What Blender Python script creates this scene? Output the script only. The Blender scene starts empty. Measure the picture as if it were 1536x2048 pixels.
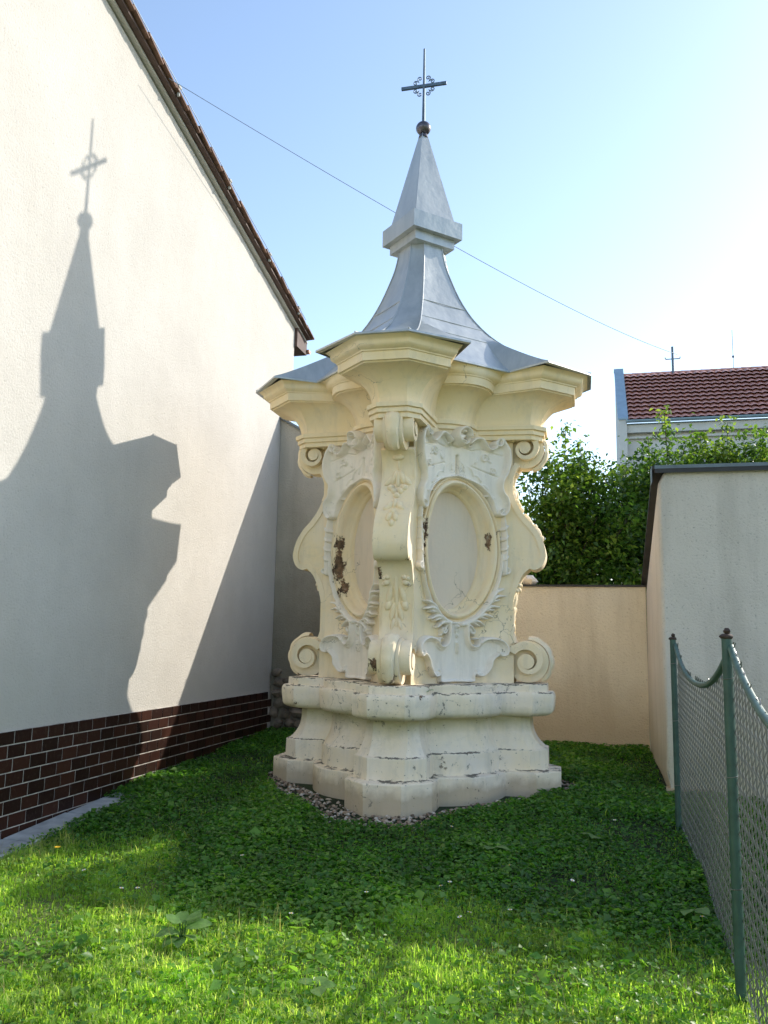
import bpy, bmesh, math, random
import numpy as np
from mathutils import Vector, Matrix, noise as mnoise

# ------------------------------------------------------------------ camera, world, sun, exposure
scn = bpy.context.scene
COL = scn.collection
R = math.radians
cam_d = bpy.data.cameras.new('camera'); cam = bpy.data.objects.new('camera', cam_d); COL.objects.link(cam)
PIT, ROLL, YAW = R(8.5336), R(1.0987), R(14.1914)
Fw = Vector((-math.sin(YAW)*math.cos(PIT), math.cos(YAW)*math.cos(PIT), math.sin(PIT)))
R0 = Vector((math.cos(YAW), math.sin(YAW), 0)); U0 = R0.cross(Fw)
Rt = math.cos(ROLL)*R0 + math.sin(ROLL)*U0; Up = Rt.cross(Fw)
M = Matrix.Identity(4)
for i in range(3):
    M[i][0] = Rt[i]; M[i][1] = Up[i]; M[i][2] = -Fw[i]
M.translation = Vector((0, 0, 1.6))
cam.matrix_world = M
cam_d.sensor_fit = 'VERTICAL'; cam_d.sensor_height = 24.0; cam_d.lens = 1670.37/2048*24
cam_d.clip_start = 0.05; cam_d.clip_end = 3000
scn.camera = cam

SUN = Vector((0.629, 0.5885, 0.508)).normalized()
w = bpy.data.worlds.new('World'); scn.world = w; w.use_nodes = True
nt = w.node_tree; bg = nt.nodes['Background']
sky = nt.nodes.new('ShaderNodeTexSky'); sky.sky_type = 'NISHITA'; sky.sun_disc = False
sky.sun_elevation = math.asin(SUN.z); sky.sun_rotation = math.atan2(SUN.x, SUN.y)
sky.altitude = 200; sky.air_density = 1.0; sky.dust_density = 0.6; sky.ozone_density = 0.0
nt.links.new(sky.outputs[0], bg.inputs[0]); bg.inputs[1].default_value = 0.15
sd = bpy.data.lights.new('sun', 'SUN'); sd.energy = 2.7; sd.angle = R(0.53); sd.color = (1.0, 0.93, 0.82)
so = bpy.data.objects.new('sun', sd); COL.objects.link(so); so.location = (20, 20, 20)
so.rotation_euler = SUN.to_track_quat('Z', 'Y').to_euler()
scn.view_settings.view_transform = 'Standard'; scn.view_settings.look = 'None'
scn.view_settings.exposure = 1.12; scn.view_settings.gamma = 1.0
scn.view_settings.use_curve_mapping = False

rng = np.random.default_rng(7); random.seed(7)
SL = 0.05
def gz(x, y):
    """height of the yard: rises gently away from the camera"""
    yy = np.clip(y, 0.5, 13.5)
    return SL*(yy-8.3)

# ------------------------------------------------------------------ materials
def new_mat(name):
    m = bpy.data.materials.new(name); m.use_nodes = True
    n = m.node_tree.nodes; l = m.node_tree.links
    return m, n, l, n['Principled BSDF']
def noise_node(n, l, scale, detail=5, rough=0.6, vec=None, dist=0.0):
    t = n.new('ShaderNodeTexNoise'); t.inputs['Scale'].default_value = scale
    t.inputs['Detail'].default_value = detail; t.inputs['Roughness'].default_value = rough
    t.inputs['Distortion'].default_value = dist
    if vec is None:
        g = n.new('ShaderNodeNewGeometry'); vec = g.outputs['Position']
    l.new(vec, t.inputs['Vector']); return t
def ramp(n, l, fac, stops):
    r = n.new('ShaderNodeValToRGB'); e = r.color_ramp.elements
    while len(e) > 1: e.remove(e[-1])
    e[0].position = stops[0][0]; e[0].color = (*stops[0][1], 1)
    for p, c in stops[1:]:
        x = e.new(p); x.color = (*c, 1)
    l.new(fac, r.inputs[0]); return r
def mixc(n, l, fac, a, b, mode='MIX'):
    m = n.new('ShaderNodeMix'); m.data_type = 'RGBA'; m.blend_type = mode
    if isinstance(fac, float): m.inputs[0].default_value = fac
    else: l.new(fac, m.inputs[0])
    for s, v in ((6, a), (7, b)):
        if isinstance(v, tuple): m.inputs[s].default_value = (*v, 1)
        else: l.new(v, m.inputs[s])
    return m.outputs[2]
def math_n(n, l, op, a, b=None, clamp=False):
    m = n.new('ShaderNodeMath'); m.operation = op; m.use_clamp = clamp
    for i, v in enumerate((a, b)):
        if v is None: continue
        if isinstance(v, (int, float)): m.inputs[i].default_value = v
        else: l.new(v, m.inputs[i])
    return m.outputs[0]
def add_bump(n, l, b, h, strength, dist, prev=None):
    k = n.new('ShaderNodeBump'); k.inputs['Strength'].default_value = strength; k.inputs['Distance'].default_value = dist
    l.new(h, k.inputs['Height'])
    if prev is not None: l.new(prev, k.inputs['Normal'])
    l.new(k.outputs[0], b.inputs['Normal']); return k.outputs[0]
def scaled_pos(n, l, sc):
    g = n.new('ShaderNodeNewGeometry'); m = n.new('ShaderNodeMapping'); m.inputs['Scale'].default_value = sc
    l.new(g.outputs['Position'], m.inputs['Vector']); return m.outputs[0]

def simple(name, col, rough=0.6, var=0.15, scale=8.0, metal=0.0, bump=0.0, bscale=60.0, bdist=0.004, spec=0.5):
    m, n, l, b = new_mat(name)
    t = noise_node(n, l, scale)
    lo = tuple(c*(1-var) for c in col); hi = tuple(min(1, c*(1+var)) for c in col)
    r = ramp(n, l, t.outputs[0], [(0.3, lo), (0.7, hi)])
    l.new(r.outputs[0], b.inputs['Base Color'])
    b.inputs['Roughness'].default_value = rough; b.inputs['Metallic'].default_value = metal
    b.inputs['Specular IOR Level'].default_value = spec
    if bump:
        t2 = noise_node(n, l, bscale, 6, 0.65); add_bump(n, l, b, t2.outputs[0], bump, bdist)
    return m

def roughcast(name, col, speck, coarse=55.0, strength=0.9, stain=(0.5, 0.5, 0.5), stain_amt=0.25, lowstain=None):
    """rough plaster: grains, dark pits, soft weather stains"""
    m, n, l, b = new_mat(name)
    g1 = noise_node(n, l, coarse, 4, 0.7); g2 = noise_node(n, l, coarse*3.1, 3, 0.6)
    big = noise_node(n, l, 0.9, 6, 0.65); strk = noise_node(n, l, 1.0, 5, 0.6, scaled_pos(n, l, (3.2, 3.2, 0.35)))
    base = mixc(n, l, ramp(n, l, big.outputs[0], [(0.35, (0, 0, 0)), (0.75, (1, 1, 1))]).outputs[0], col, tuple(c*(0.86) for c in col))
    st = ramp(n, l, strk.outputs[0], [(0.48, (0, 0, 0)), (0.8, (stain_amt,)*3)])
    base = mixc(n, l, st.outputs[0], base, stain)
    pits = ramp(n, l, g1.outputs[0], [(0.27, (1, 1, 1)), (0.40, (0, 0, 0))])
    base = mixc(n, l, pits.outputs[0], base, speck)
    if lowstain:
        g = n.new('ShaderNodeNewGeometry'); sx = n.new('ShaderNodeSeparateXYZ'); l.new(g.outputs['Position'], sx.inputs[0])
        h = math_n(n, l, 'ADD', sx.outputs[2], math_n(n, l, 'MULTIPLY', big.outputs[0], -lowstain[1]))
        f = ramp(n, l, math_n(n, l, 'DIVIDE', h, lowstain[1]), [(0.0, (lowstain[2],)*3), (1.0, (0, 0, 0))])
        base = mixc(n, l, f.outputs[0], base, lowstain[0])
    l.new(base, b.inputs['Base Color']); b.inputs['Roughness'].default_value = 0.95; b.inputs['Specular IOR Level'].default_value = 0.15
    k = add_bump(n, l, b, g1.outputs[0], strength, 0.012 if coarse > 41 else 0.022); k = add_bump(n, l, b, g2.outputs[0], strength*0.6, 0.005, k); add_bump(n, l, b, big.outputs[0], 0.35, 0.05, k)
    return m

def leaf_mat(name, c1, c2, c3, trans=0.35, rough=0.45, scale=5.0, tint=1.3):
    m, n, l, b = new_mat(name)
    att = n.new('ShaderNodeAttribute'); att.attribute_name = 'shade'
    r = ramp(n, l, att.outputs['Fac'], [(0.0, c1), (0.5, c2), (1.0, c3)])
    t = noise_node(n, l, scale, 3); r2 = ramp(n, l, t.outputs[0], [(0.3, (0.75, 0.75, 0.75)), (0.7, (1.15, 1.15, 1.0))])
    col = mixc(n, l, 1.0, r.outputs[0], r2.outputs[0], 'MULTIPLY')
    l.new(col, b.inputs['Base Color']); b.inputs['Roughness'].default_value = rough
    b.inputs['Specular IOR Level'].default_value = 0.4
    tr = n.new('ShaderNodeBsdfTranslucent')
    tc = mixc(n, l, 1.0, col, (1.15*tint, 1.25*tint, 0.55*tint), 'MULTIPLY'); l.new(tc, tr.inputs['Color'])
    mx = n.new('ShaderNodeMixShader'); mx.inputs[0].default_value = trans
    l.new(b.outputs[0], mx.inputs[1]); l.new(tr.outputs[0], mx.inputs[2])
    l.new(mx.outputs[0], n['Material Output'].inputs['Surface'])
    return m

# shrine plaster: painted, flaking, with dirt, moss streaks and patches of lost plaster at fixed places
CX, CY, PH = -1.9403, 9.2837, R(-89.214)
def shrine_mat(name, col, pale, spots, flake=0.5, moss=0.35, fscale=9.0, edge_lines=()):
    m, n, l, b = new_mat(name)
    big = noise_node(n, l, 2.2, 6, 0.65)
    base = mixc(n, l, ramp(n, l, big.outputs[0], [(0.36, (0, 0, 0)), (0.66, (1, 1, 1))]).outputs[0], col, pale)
    strk = noise_node(n, l, 1.0, 6, 0.65, scaled_pos(n, l, (9, 9, 1.1)))
    base = mixc(n, l, ramp(n, l, strk.outputs[0], [(0.5, (0, 0, 0)), (0.78, (0.30,)*3)]).outputs[0], base, (0.36, 0.34, 0.29))
    # grime gathering in the sheltered hollow of the base moulding
    g = n.new('ShaderNodeNewGeometry'); sx = n.new('ShaderNodeSeparateXYZ'); l.new(g.outputs['Position'], sx.inputs[0])
    wob = noise_node(n, l, 4.0, 5)
    d = math_n(n, l, 'ABSOLUTE', math_n(n, l, 'SUBTRACT', math_n(n, l, 'ADD', sx.outputs[2], math_n(n, l, 'MULTIPLY', wob.outputs[0], 0.16)), 0.86))
    mo = ramp(n, l, math_n(n, l, 'MULTIPLY', d, 5.0), [(0.0, (moss,)*3), (0.7, (0, 0, 0))])
    base = mixc(n, l, mo.outputs[0], base, (0.33, 0.31, 0.13))
    # earth splash near the ground
    lo = ramp(n, l, math_n(n, l, 'ADD', math_n(n, l, 'MULTIPLY', sx.outputs[2], 2.6), math_n(n, l, 'MULTIPLY', wob.outputs[0], -0.7)), [(-0.0, (0.6,)*3), (0.25, (0, 0, 0))])
    base = mixc(n, l, lo.outputs[0], base, (0.34, 0.25, 0.15))
    gr = noise_node(n, l, 4.5, 8, 0.75, dist=0.8)
    base = mixc(n, l, ramp(n, l, gr.outputs[0], [(0.54, (0, 0, 0)), (0.72, (0.36*min(1, flake+0.25),)*3)]).outputs[0], base, (0.42, 0.40, 0.35))
    # small chips and hairline cracks
    ch = noise_node(n, l, fscale, 8, 0.72, dist=0.6)
    chips = ramp(n, l, ch.outputs[0], [(0.66 - 0.05*flake, (0, 0, 0)), (0.69 - 0.05*flake, (flake,)*3)])
    base = mixc(n, l, chips.outputs[0], base, (0.20, 0.18, 0.15))
    ch2 = noise_node(n, l, fscale*3.3, 5, 0.7, dist=0.4)
    chips2 = ramp(n, l, ch2.outputs[0], [(0.675 - 0.03*flake, (0, 0, 0)), (0.70 - 0.03*flake, (min(1, flake*1.3),)*3)])
    base = mixc(n, l, chips2.outputs[0], base, (0.13, 0.115, 0.09))
    vo = n.new('ShaderNodeTexVoronoi'); vo.feature = 'DISTANCE_TO_EDGE'; vo.inputs['Scale'].default_value = 1.7
    wv = noise_node(n, l, 3.0, 4); vm = n.new('ShaderNodeVectorMath'); vm.operation = 'MULTIPLY_ADD'
    l.new(wv.outputs[1], vm.inputs[0]); vm.inputs[1].default_value = (0.5, 0.5, 0.5); l.new(g.outputs['Position'], vm.inputs[2])
    l.new(vm.outputs[0], vo.inputs['Vector'])
    gate = ramp(n, l, noise_node(n, l, 1.3, 2).outputs[0], [(0.5, (0, 0, 0)), (0.6, (0.75,)*3)])
    crk = math_n(n, l, 'MULTIPLY', ramp(n, l, vo.outputs['Distance'], [(0.0, (1, 1, 1)), (0.006, (0, 0, 0))]).outputs[0], gate.outputs[0])
    base = mixc(n, l, crk, base, (0.10, 0.09, 0.07))
    if edge_lines:
        ew = noise_node(n, l, 7.0, 7, 0.75); eg = ramp(n, l, noise_node(n, l, 3.6, 4, 0.7).outputs[0], [(0.47, (0, 0, 0)), (0.53, (0.9,)*3)])
        zz = math_n(n, l, 'ADD', sx.outputs[2], math_n(n, l, 'MULTIPLY', math_n(n, l, 'SUBTRACT', ew.outputs[0], 0.5), 0.075))
        el = None
        for ez in edge_lines:
            k_ = math_n(n, l, 'LESS_THAN', math_n(n, l, 'ABSOLUTE', math_n(n, l, 'SUBTRACT', zz, ez)), math_n(n, l, 'MULTIPLY', gr.outputs[0], 0.012))
            el = k_ if el is None else math_n(n, l, 'MAXIMUM', el, k_)
        base = mixc(n, l, math_n(n, l, 'MULTIPLY', el, eg.outputs[0]), base, (0.11, 0.10, 0.08))
    # patches of lost plaster
    mask = None
    nz = noise_node(n, l, 13.0, 8, 0.78)
    va = n.new('ShaderNodeVectorMath'); va.operation = 'MULTIPLY_ADD'
    sb = n.new('ShaderNodeVectorMath'); sb.operation = 'SUBTRACT'; l.new(nz.outputs[1], sb.inputs[0]); sb.inputs[1].default_value = (0.5, 0.5, 0.5)
    l.new(sb.outputs[0], va.inputs[0]); va.inputs[1].default_value = (0.22, 0.22, 0.55); l.new(g.outputs['Position'], va.inputs[2])
    for (p, rad, zs) in spots:
        s = n.new('ShaderNodeVectorMath'); s.operation = 'SUBTRACT'; l.new(va.outputs[0], s.inputs[0]); s.inputs[1].default_value = p
        s2 = n.new('ShaderNodeVectorMath'); s2.operation = 'MULTIPLY'; l.new(s.outputs[0], s2.inputs[0]); s2.inputs[1].default_value = (1, 1, zs)
        ln = n.new('ShaderNodeVectorMath'); ln.operation = 'LENGTH'; l.new(s2.outputs[0], ln.inputs[0])
        k = math_n(n, l, 'LESS_THAN', ln.outputs['Value'], rad*0.62)
        mask = k if mask is None else math_n(n, l, 'MAXIMUM', mask, k)
    if mask is not None:
        raw = ramp(n, l, noise_node(n, l, 9.0, 5).outputs[0], [(0.35, (0.055, 0.045, 0.035)), (0.47, (0.17, 0.115, 0.075)), (0.55, (0.28, 0.17, 0.10)), (0.66, (0.40, 0.35, 0.27))])
        base = mixc(n, l, mask, base, raw.outputs[0])
    l.new(base, b.inputs['Base Color']); b.inputs['Roughness'].default_value = 0.9; b.inputs['Specular IOR Level'].default_value = 0.2
    hb = noise_node(n, l, 26, 6, 0.6); k = add_bump(n, l, b, hb.outputs[0], 0.22, 0.012)
    k = add_bump(n, l, b, math_n(n, l, 'SUBTRACT', 1.0, chips.outputs[0]), 0.5, 0.006, k)
    k = add_bump(n, l, b, math_n(n, l, 'SUBTRACT', 1.0, crk), 0.6, 0.005, k)
    if mask is not None:
        rough_in = math_n(n, l, 'MULTIPLY', mask, math_n(n, l, 'SUBTRACT', noise_node(n, l, 40, 5).outputs[0], 1.8))
        add_bump(n, l, b, rough_in, 1.0, 0.03, k)
    return m

def LP(r, wv, z, k=0, face=False):
    """shrine coordinates (radius along corner k, sideways, height) to world, or (t, s) for the face after corner k"""
    a = PH + k*math.pi/2 + (math.pi/4 if face else 0)
    return (CX + math.cos(a)*r - math.sin(a)*wv, CY + math.sin(a)*r + math.cos(a)*wv, z)
SPOT_FRAME = [(LP(0.78, -0.44, 2.62, -1, True), 0.09, 0.45), (LP(0.78, -0.43, 2.35, -1, True), 0.11, 0.4), (LP(0.76, -0.36, 2.12, -1, True), 0.10, 0.6),
              (LP(0.78, 0.50, 2.70, 0, True), 0.065, 0.4), (LP(0.76, 0.41, 2.66, 0, True), 0.06, 0.35), (LP(0.78, -0.47, 2.62, 0, True), 0.09, 0.22)]
SPOT_FIN = [(LP(1.40, 0.0, 1.26, 0), 0.10, 1.0), (LP(1.40, -0.15, 1.30, 0), 0.09, 0.7), (LP(1.43, 0.02, 1.42, 0), 0.07, 1.0), (LP(1.15, -0.17, 2.30, 0), 0.07, 0.5),
            (LP(1.32, 0.17, 2.36, 0), 0.05, 1.0), (LP(1.3, -0.18, 1.20, 1), 0.06, 1.6), (LP(1.42, 0.17, 1.48, 3), 0.07, 1.0), (LP(1.15, 0.15, 2.1, 0), 0.04, 1.0)]
SPOT_BASE = [(LP(1.02, -0.35, 0.37, 0, True), 0.07, 0.8), (LP(1.15, -0.72, 1.0, -1, True), 0.05, 1.0), (LP(1.22, -0.6, 0.86, -1, True), 0.09, 1.7), (LP(1.2, -0.75, 1.06, 0, True), 0.04, 0.8),
             (LP(1.3, -0.9, 0.24, 0, True), 0.03, 0.3)]
MS_BASE = shrine_mat('plaster_base', (0.90, 0.765, 0.56), (0.87, 0.77, 0.65), SPOT_BASE, 0.8, 0.7, 7.0, (0.275, 0.48, 1.055, 1.14))
MS_WALL = shrine_mat('plaster_wall', (0.90, 0.725, 0.455), (0.88, 0.745, 0.55), SPOT_FRAME, 0.15, 0.0, 9.0)
MS_FIN = shrine_mat('plaster_pilaster', (0.90, 0.73, 0.465), (0.88, 0.75, 0.56), SPOT_FIN, 0.35, 0.0, 8.0)
MS_CORN = shrine_mat('plaster_cornice', (0.90, 0.73, 0.455), (0.89, 0.75, 0.53), [], 0.08, 0.0, 8.0)
MS_ORN = shrine_mat('plaster_ornament', (0.88, 0.79, 0.66), (0.86, 0.79, 0.70), SPOT_FRAME, 0.25, 0.0, 12.0)
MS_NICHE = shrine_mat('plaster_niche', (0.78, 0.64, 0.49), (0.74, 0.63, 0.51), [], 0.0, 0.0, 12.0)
def zinc_mat():
    m, n, l, b = new_mat('zinc_sheet')
    t = noise_node(n, l, 1.0, 7, 0.65, scaled_pos(n, l, (7, 7, 1.2))); t2 = noise_node(n, l, 60, 3)
    r = ramp(n, l, t.outputs[0], [(0.3, (0.36, 0.385, 0.385)), (0.7, (0.50, 0.52, 0.51))]); l.new(r.outputs[0], b.inputs['Base Color'])
    b.inputs['Metallic'].default_value = 0.4
    rr = ramp(n, l, t.outputs[0], [(0.3, (0.30,)*3), (0.7, (0.44,)*3)]); l.new(rr.outputs[0], b.inputs['Roughness'])
    k = add_bump(n, l, b, noise_node(n, l, 3.5, 3).outputs[0], 0.2, 0.04); add_bump(n, l, b, noise_node(n, l, 14, 4).outputs[0], 0.12, 0.01, k)
    return m
M_ZINC = zinc_mat()
M_IRON = simple('painted_iron', (0.10, 0.14, 0.18), 0.5, 0.3, 20, 0.4)
M_BALL = simple('tarnished_ball', (0.11, 0.10, 0.11), 0.35, 0.35, 30, 0.7)
M_HOUSE = roughcast('white_roughcast', (0.585, 0.555, 0.51), (0.36, 0.34, 0.31), 42.0, 0.7, (0.48, 0.45, 0.40), 0.28, ((0.42, 0.39, 0.34), 1.5, 0.45))
M_GABLE = roughcast('grey_roughcast', (0.58, 0.53, 0.45), (0.26, 0.24, 0.20), 40.0, 0.9, (0.27, 0.24, 0.20), 0.5, ((0.17, 0.15, 0.11), 2.6, 0.8))
M_YELLOW = roughcast('ochre_roughcast', (0.87, 0.77, 0.585), (0.48, 0.39, 0.26), 36.0, 1.0, (0.52, 0.42, 0.28), 0.6, ((0.62, 0.44, 0.24), 0.8, 0.6))
M_GREY = roughcast('cement_roughcast', (0.73, 0.67, 0.59), (0.27, 0.25, 0.215), 44.0, 1.0, (0.36, 0.33, 0.28), 0.55, ((0.50, 0.44, 0.30), 0.9, 0.6))
def tile_mat():
    m, n, l, b = new_mat('brown_glazed_tile'); oi = n.new('ShaderNodeObjectInfo')
    r = ramp(n, l, oi.outputs['Random'], [(0.0, (0.017, 0.007, 0.005)), (0.5, (0.030, 0.011, 0.0075)), (1.0, (0.050, 0.018, 0.011))])
    t = noise_node(n, l, 30, 5); c = mixc(n, l, ramp(n, l, t.outputs[0], [(0.55, (0, 0, 0)), (0.75, (0.35,)*3)]).outputs[0], r.outputs[0], (0.09, 0.07, 0.055))
    l.new(c, b.inputs['Base Color']); b.inputs['Roughness'].default_value = 0.42; b.inputs['Specular IOR Level'].default_value = 0.15
    add_bump(n, l, b, noise_node(n, l, 18, 3).outputs[0], 0.15, 0.004); return m
M_TILE = tile_mat()
M_MORTAR = simple('pale_mortar', (0.46, 0.43, 0.385), 0.9, 0.45, 11, bump=0.4)
M_CONC = simple('concrete', (0.40, 0.40, 0.38), 0.9, 0.25, 7, bump=0.5, bscale=80)
M_WOOD = simple('brown_timber', (0.085, 0.05, 0.04), 0.7, 0.3, 9)
M_RTILE = simple('clay_roof_tile', (0.15, 0.08, 0.055), 0.8, 0.4, 11, bump=0.3)
M_STONE = simple('rubble_stone', (0.20, 0.16, 0.12), 0.95, 0.5, 7, bump=0.8, bscale=25, bdist=0.02)
M_BRICK = simple('pale_brick', (0.48, 0.36, 0.22), 0.9, 0.3, 9, bump=0.5, bscale=50)
M_FLASH = simple('grey_flashing', (0.13, 0.155, 0.17), 0.45, 0.2, 4, 0.5)
M_DARK = simple('dark_gutter', (0.03, 0.028, 0.028), 0.6, 0.3, 6)
M_POST = simple('green_post_paint', (0.035, 0.085, 0.066), 0.5, 0.25, 12)
M_RUST = simple('rusty_cap', (0.055, 0.035, 0.025), 0.8, 0.5, 40, bump=0.6)
M_WIRE = simple('weathered_wire', (0.13, 0.135, 0.13), 0.30, 0.3, 30, 0.0, spec=1.0)
M_RAIL = simple('green_rail', (0.06, 0.12, 0.10), 0.5, 0.3, 20)
M_SOIL = None
M_BARK = simple('bark', (0.07, 0.055, 0.04), 0.95, 0.4, 14, bump=0.7, bscale=30, bdist=0.02)
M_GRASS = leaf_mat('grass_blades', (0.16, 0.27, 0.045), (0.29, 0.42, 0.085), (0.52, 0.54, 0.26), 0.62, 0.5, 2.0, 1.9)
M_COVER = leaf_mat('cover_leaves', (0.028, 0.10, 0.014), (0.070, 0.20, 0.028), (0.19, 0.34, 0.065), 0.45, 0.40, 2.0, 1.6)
M_LEAF = leaf_mat('tree_leaves', (0.045, 0.095, 0.020), (0.115, 0.19, 0.036), (0.27, 0.32, 0.075), 0.5, 0.32, 1.2, 1.7)
M_BROAD = leaf_mat('broad_leaf', (0.08, 0.18, 0.045), (0.13, 0.25, 0.07), (0.20, 0.33, 0.11), 0.35, 0.45, 30.0, 1.2)
M_PETAL = simple('white_petal', (0.82, 0.82, 0.80), 0.7, 0.05)
M_YELL = simple('yellow_petal', (0.80, 0.50, 0.02), 0.7, 0.1)
M_PEB = None

# ------------------------------------------------------------------ object helpers
def obj(name, verts, faces, m, parent=None, smooth=False, loc=None, rot=None, kind=None):
    me = bpy.data.meshes.new(name); me.from_pydata([tuple(map(float, v)) for v in verts], [], [tuple(map(int, f)) for f in faces]); me.update()
    return obj_me(name, me, m, parent, smooth, loc, rot, kind)
def obj_me(name, me, m, parent=None, smooth=False, loc=None, rot=None, kind=None):
    if m is not None and not me.materials: me.materials.append(m)
    if smooth: me.polygons.foreach_set('use_smooth', [True]*len(me.polygons))
    o = bpy.data.objects.new(name, me); COL.objects.link(o)
    if parent is not None: o.parent = parent
    if loc is not None: o.location = loc
    if rot is not None: o.rotation_euler = rot
    if kind: o['kind'] = kind
    return o
def smooth_angle(o, ang=35):
    me = o.data; bm = bmesh.new(); bm.from_mesh(me)
    for f in bm.faces: f.smooth = True
    for e in bm.edges:
        if len(e.link_faces) == 2 and e.calc_face_angle(0) > R(ang): e.smooth = False
    bm.to_mesh(me); bm.free(); return o
def fixn(o):
    bm = bmesh.new(); bm.from_mesh(o.data); bmesh.ops.recalc_face_normals(bm, faces=bm.faces); bm.to_mesh(o.data); bm.free(); return o
def thing(name, label, cat, loc=(0, 0, 0), rz=0.0, group=None):
    o = bpy.data.objects.new(name, None); COL.objects.link(o); o.location = loc; o.rotation_euler = (0, 0, rz)
    o.empty_display_size = 0.2
    return tag(o, label, cat, group)
def tag(o, label, cat, group=None):
    o['label'] = label; o['category'] = cat
    if group: o['group'] = group
    return o
class MB:
    def __init__(s): s.v = []; s.f = []
    def add(s, v, f):
        b = len(s.v); s.v += [tuple(map(float, p)) for p in v]; s.f += [tuple(int(i)+b for i in q) for q in f]; return s
    def box(s, x0, x1, y0, y1, z0, z1):
        v = [(x, y, z) for z in (z0, z1) for y in (y0, y1) for x in (x0, x1)]
        return s.add(v, [(0, 2, 3, 1), (4, 5, 7, 6), (0, 1, 5, 4), (2, 6, 7, 3), (0, 4, 6, 2), (1, 3, 7, 5)])
    def tube(s, pts, rad, n=6, caps=True, closed=False):
        pts = [Vector(p) for p in pts]; N = len(pts); rr = rad if hasattr(rad, '__len__') else [rad]*N
        v = []; up = None
        for i, p in enumerate(pts):
            a = pts[(i-1) % N] if (i > 0 or closed) else pts[i]; b = pts[(i+1) % N] if (i < N-1 or closed) else pts[i]
            d = (b-a)
            if d.length < 1e-9: d = Vector((0, 0, 1))
            d.normalize()
            if up is None:
                up = Vector((0, 0, 1)) if abs(d.z) < 0.9 else Vector((1, 0, 0))
            x = d.cross(up)
            if x.length < 1e-6: x = d.cross(Vector((0, 1, 0.3)))
            x.normalize(); y = x.cross(d).normalized(); up = y
            for k in range(n):
                t = 2*math.pi*k/n; v.append(p + x*math.cos(t)*rr[i] + y*math.sin(t)*rr[i])
        f = []
        for i in range(N if closed else N-1):
            j = (i+1) % N
            for k in range(n): f.append((i*n+k, i*n+(k+1) % n, j*n+(k+1) % n, j*n+k))
        if caps and not closed: f.append(tuple(range(n))[::-1]); f.append(tuple((N-1)*n+k for k in range(n)))
        return s.add(v, f)
    def prism(s, poly, axis, a, b):
        """extrude a 2D polygon (u,v) along axis from a to b; axis 'x': (u,v)=(y,z); 'y': (x,z); 'z': (x,y)"""
        def P(u, v, c): return {'x': (c, u, v), 'y': (u, c, v), 'z': (u, v, c)}[axis]
        n = len(poly); v = [P(u, q, a) for u, q in poly] + [P(u, q, b) for u, q in poly]
        f = [tuple(range(n)), tuple(range(2*n-1, n-1, -1))] + [(i, (i+1) % n, n+(i+1) % n, n+i) for i in range(n)]
        return s.add(v, f)
    def blob(s, c, rx, ry, rz, nu=10, nv=6, jit=0.0, rot=None):
        v = []; f = []; rm = rot or Matrix.Identity(3); c = Vector(c)
        for j in range(nv+1):
            ph = math.pi*j/nv
            for i in range(nu):
                th = 2*math.pi*i/nu; k = 1+jit*(random.random()-0.5)*2 if 0 < j < nv else 1
                v.append(c + rm @ Vector((rx*math.sin(ph)*math.cos(th)*k, ry*math.sin(ph)*math.sin(th)*k, rz*math.cos(ph)*k)))
        for j in range(nv):
            for i in range(nu): f.append((j*nu+i, (j+1)*nu+i, (j+1)*nu+(i+1) % nu, j*nu+(i+1) % nu))
        return s.add(v, f)
    def build(s, name, m, parent=None, smooth=None, kind=None, loc=None, rot=None):
        o = obj(name, s.v, s.f, m, parent, kind=kind, loc=loc, rot=rot); fixn(o)
        if smooth: smooth_angle(o, smooth)
        return o
def grid_me(name, V, nu, nv, mask=None):
    """V: (nv,nu,3) array of points"""
    idx = np.arange(nu*nv).reshape(nv, nu)
    q = np.stack([idx[:-1, :-1], idx[:-1, 1:], idx[1:, 1:], idx[1:, :-1]], -1).reshape(-1, 4)
    if mask is not None: q = q[mask.reshape(-1)]
    used = np.unique(q); re = -np.ones(nu*nv, int); re[used] = np.arange(len(used))
    return raw_me(name, V.reshape(-1, 3)[used], re[q])
def raw_me(name, V, Q):
    """fast mesh from numpy: V (n,3), Q (m,k)"""
    me = bpy.data.meshes.new(name); V = np.ascontiguousarray(V, np.float32); Q = np.ascontiguousarray(Q, np.int32); k = Q.shape[1]
    me.vertices.add(len(V)); me.vertices.foreach_set('co', V.ravel())
    me.loops.add(Q.size); me.loops.foreach_set('vertex_index', Q.ravel())
    me.polygons.add(len(Q)); me.polygons.foreach_set('loop_start', np.arange(0, Q.size, k, dtype=np.int32))
    me.update(calc_edges=True); return me
def catmull(P, per=6):
    P = np.array(P, float); out = []
    Q = np.vstack([2*P[0]-P[1], P, 2*P[-1]-P[-2]])
    for i in range(1, len(Q)-2):
        for t in np.linspace(0, 1, per, endpoint=False):
            a, b, c, d = Q[i-1], Q[i], Q[i+1], Q[i+2]
            out.append(0.5*((2*b)+(-a+c)*t+(2*a-5*b+4*c-d)*t*t+(-a+3*b-3*c+d)*t**3))
    out.append(P[-1]); return np.array(out)

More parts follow.
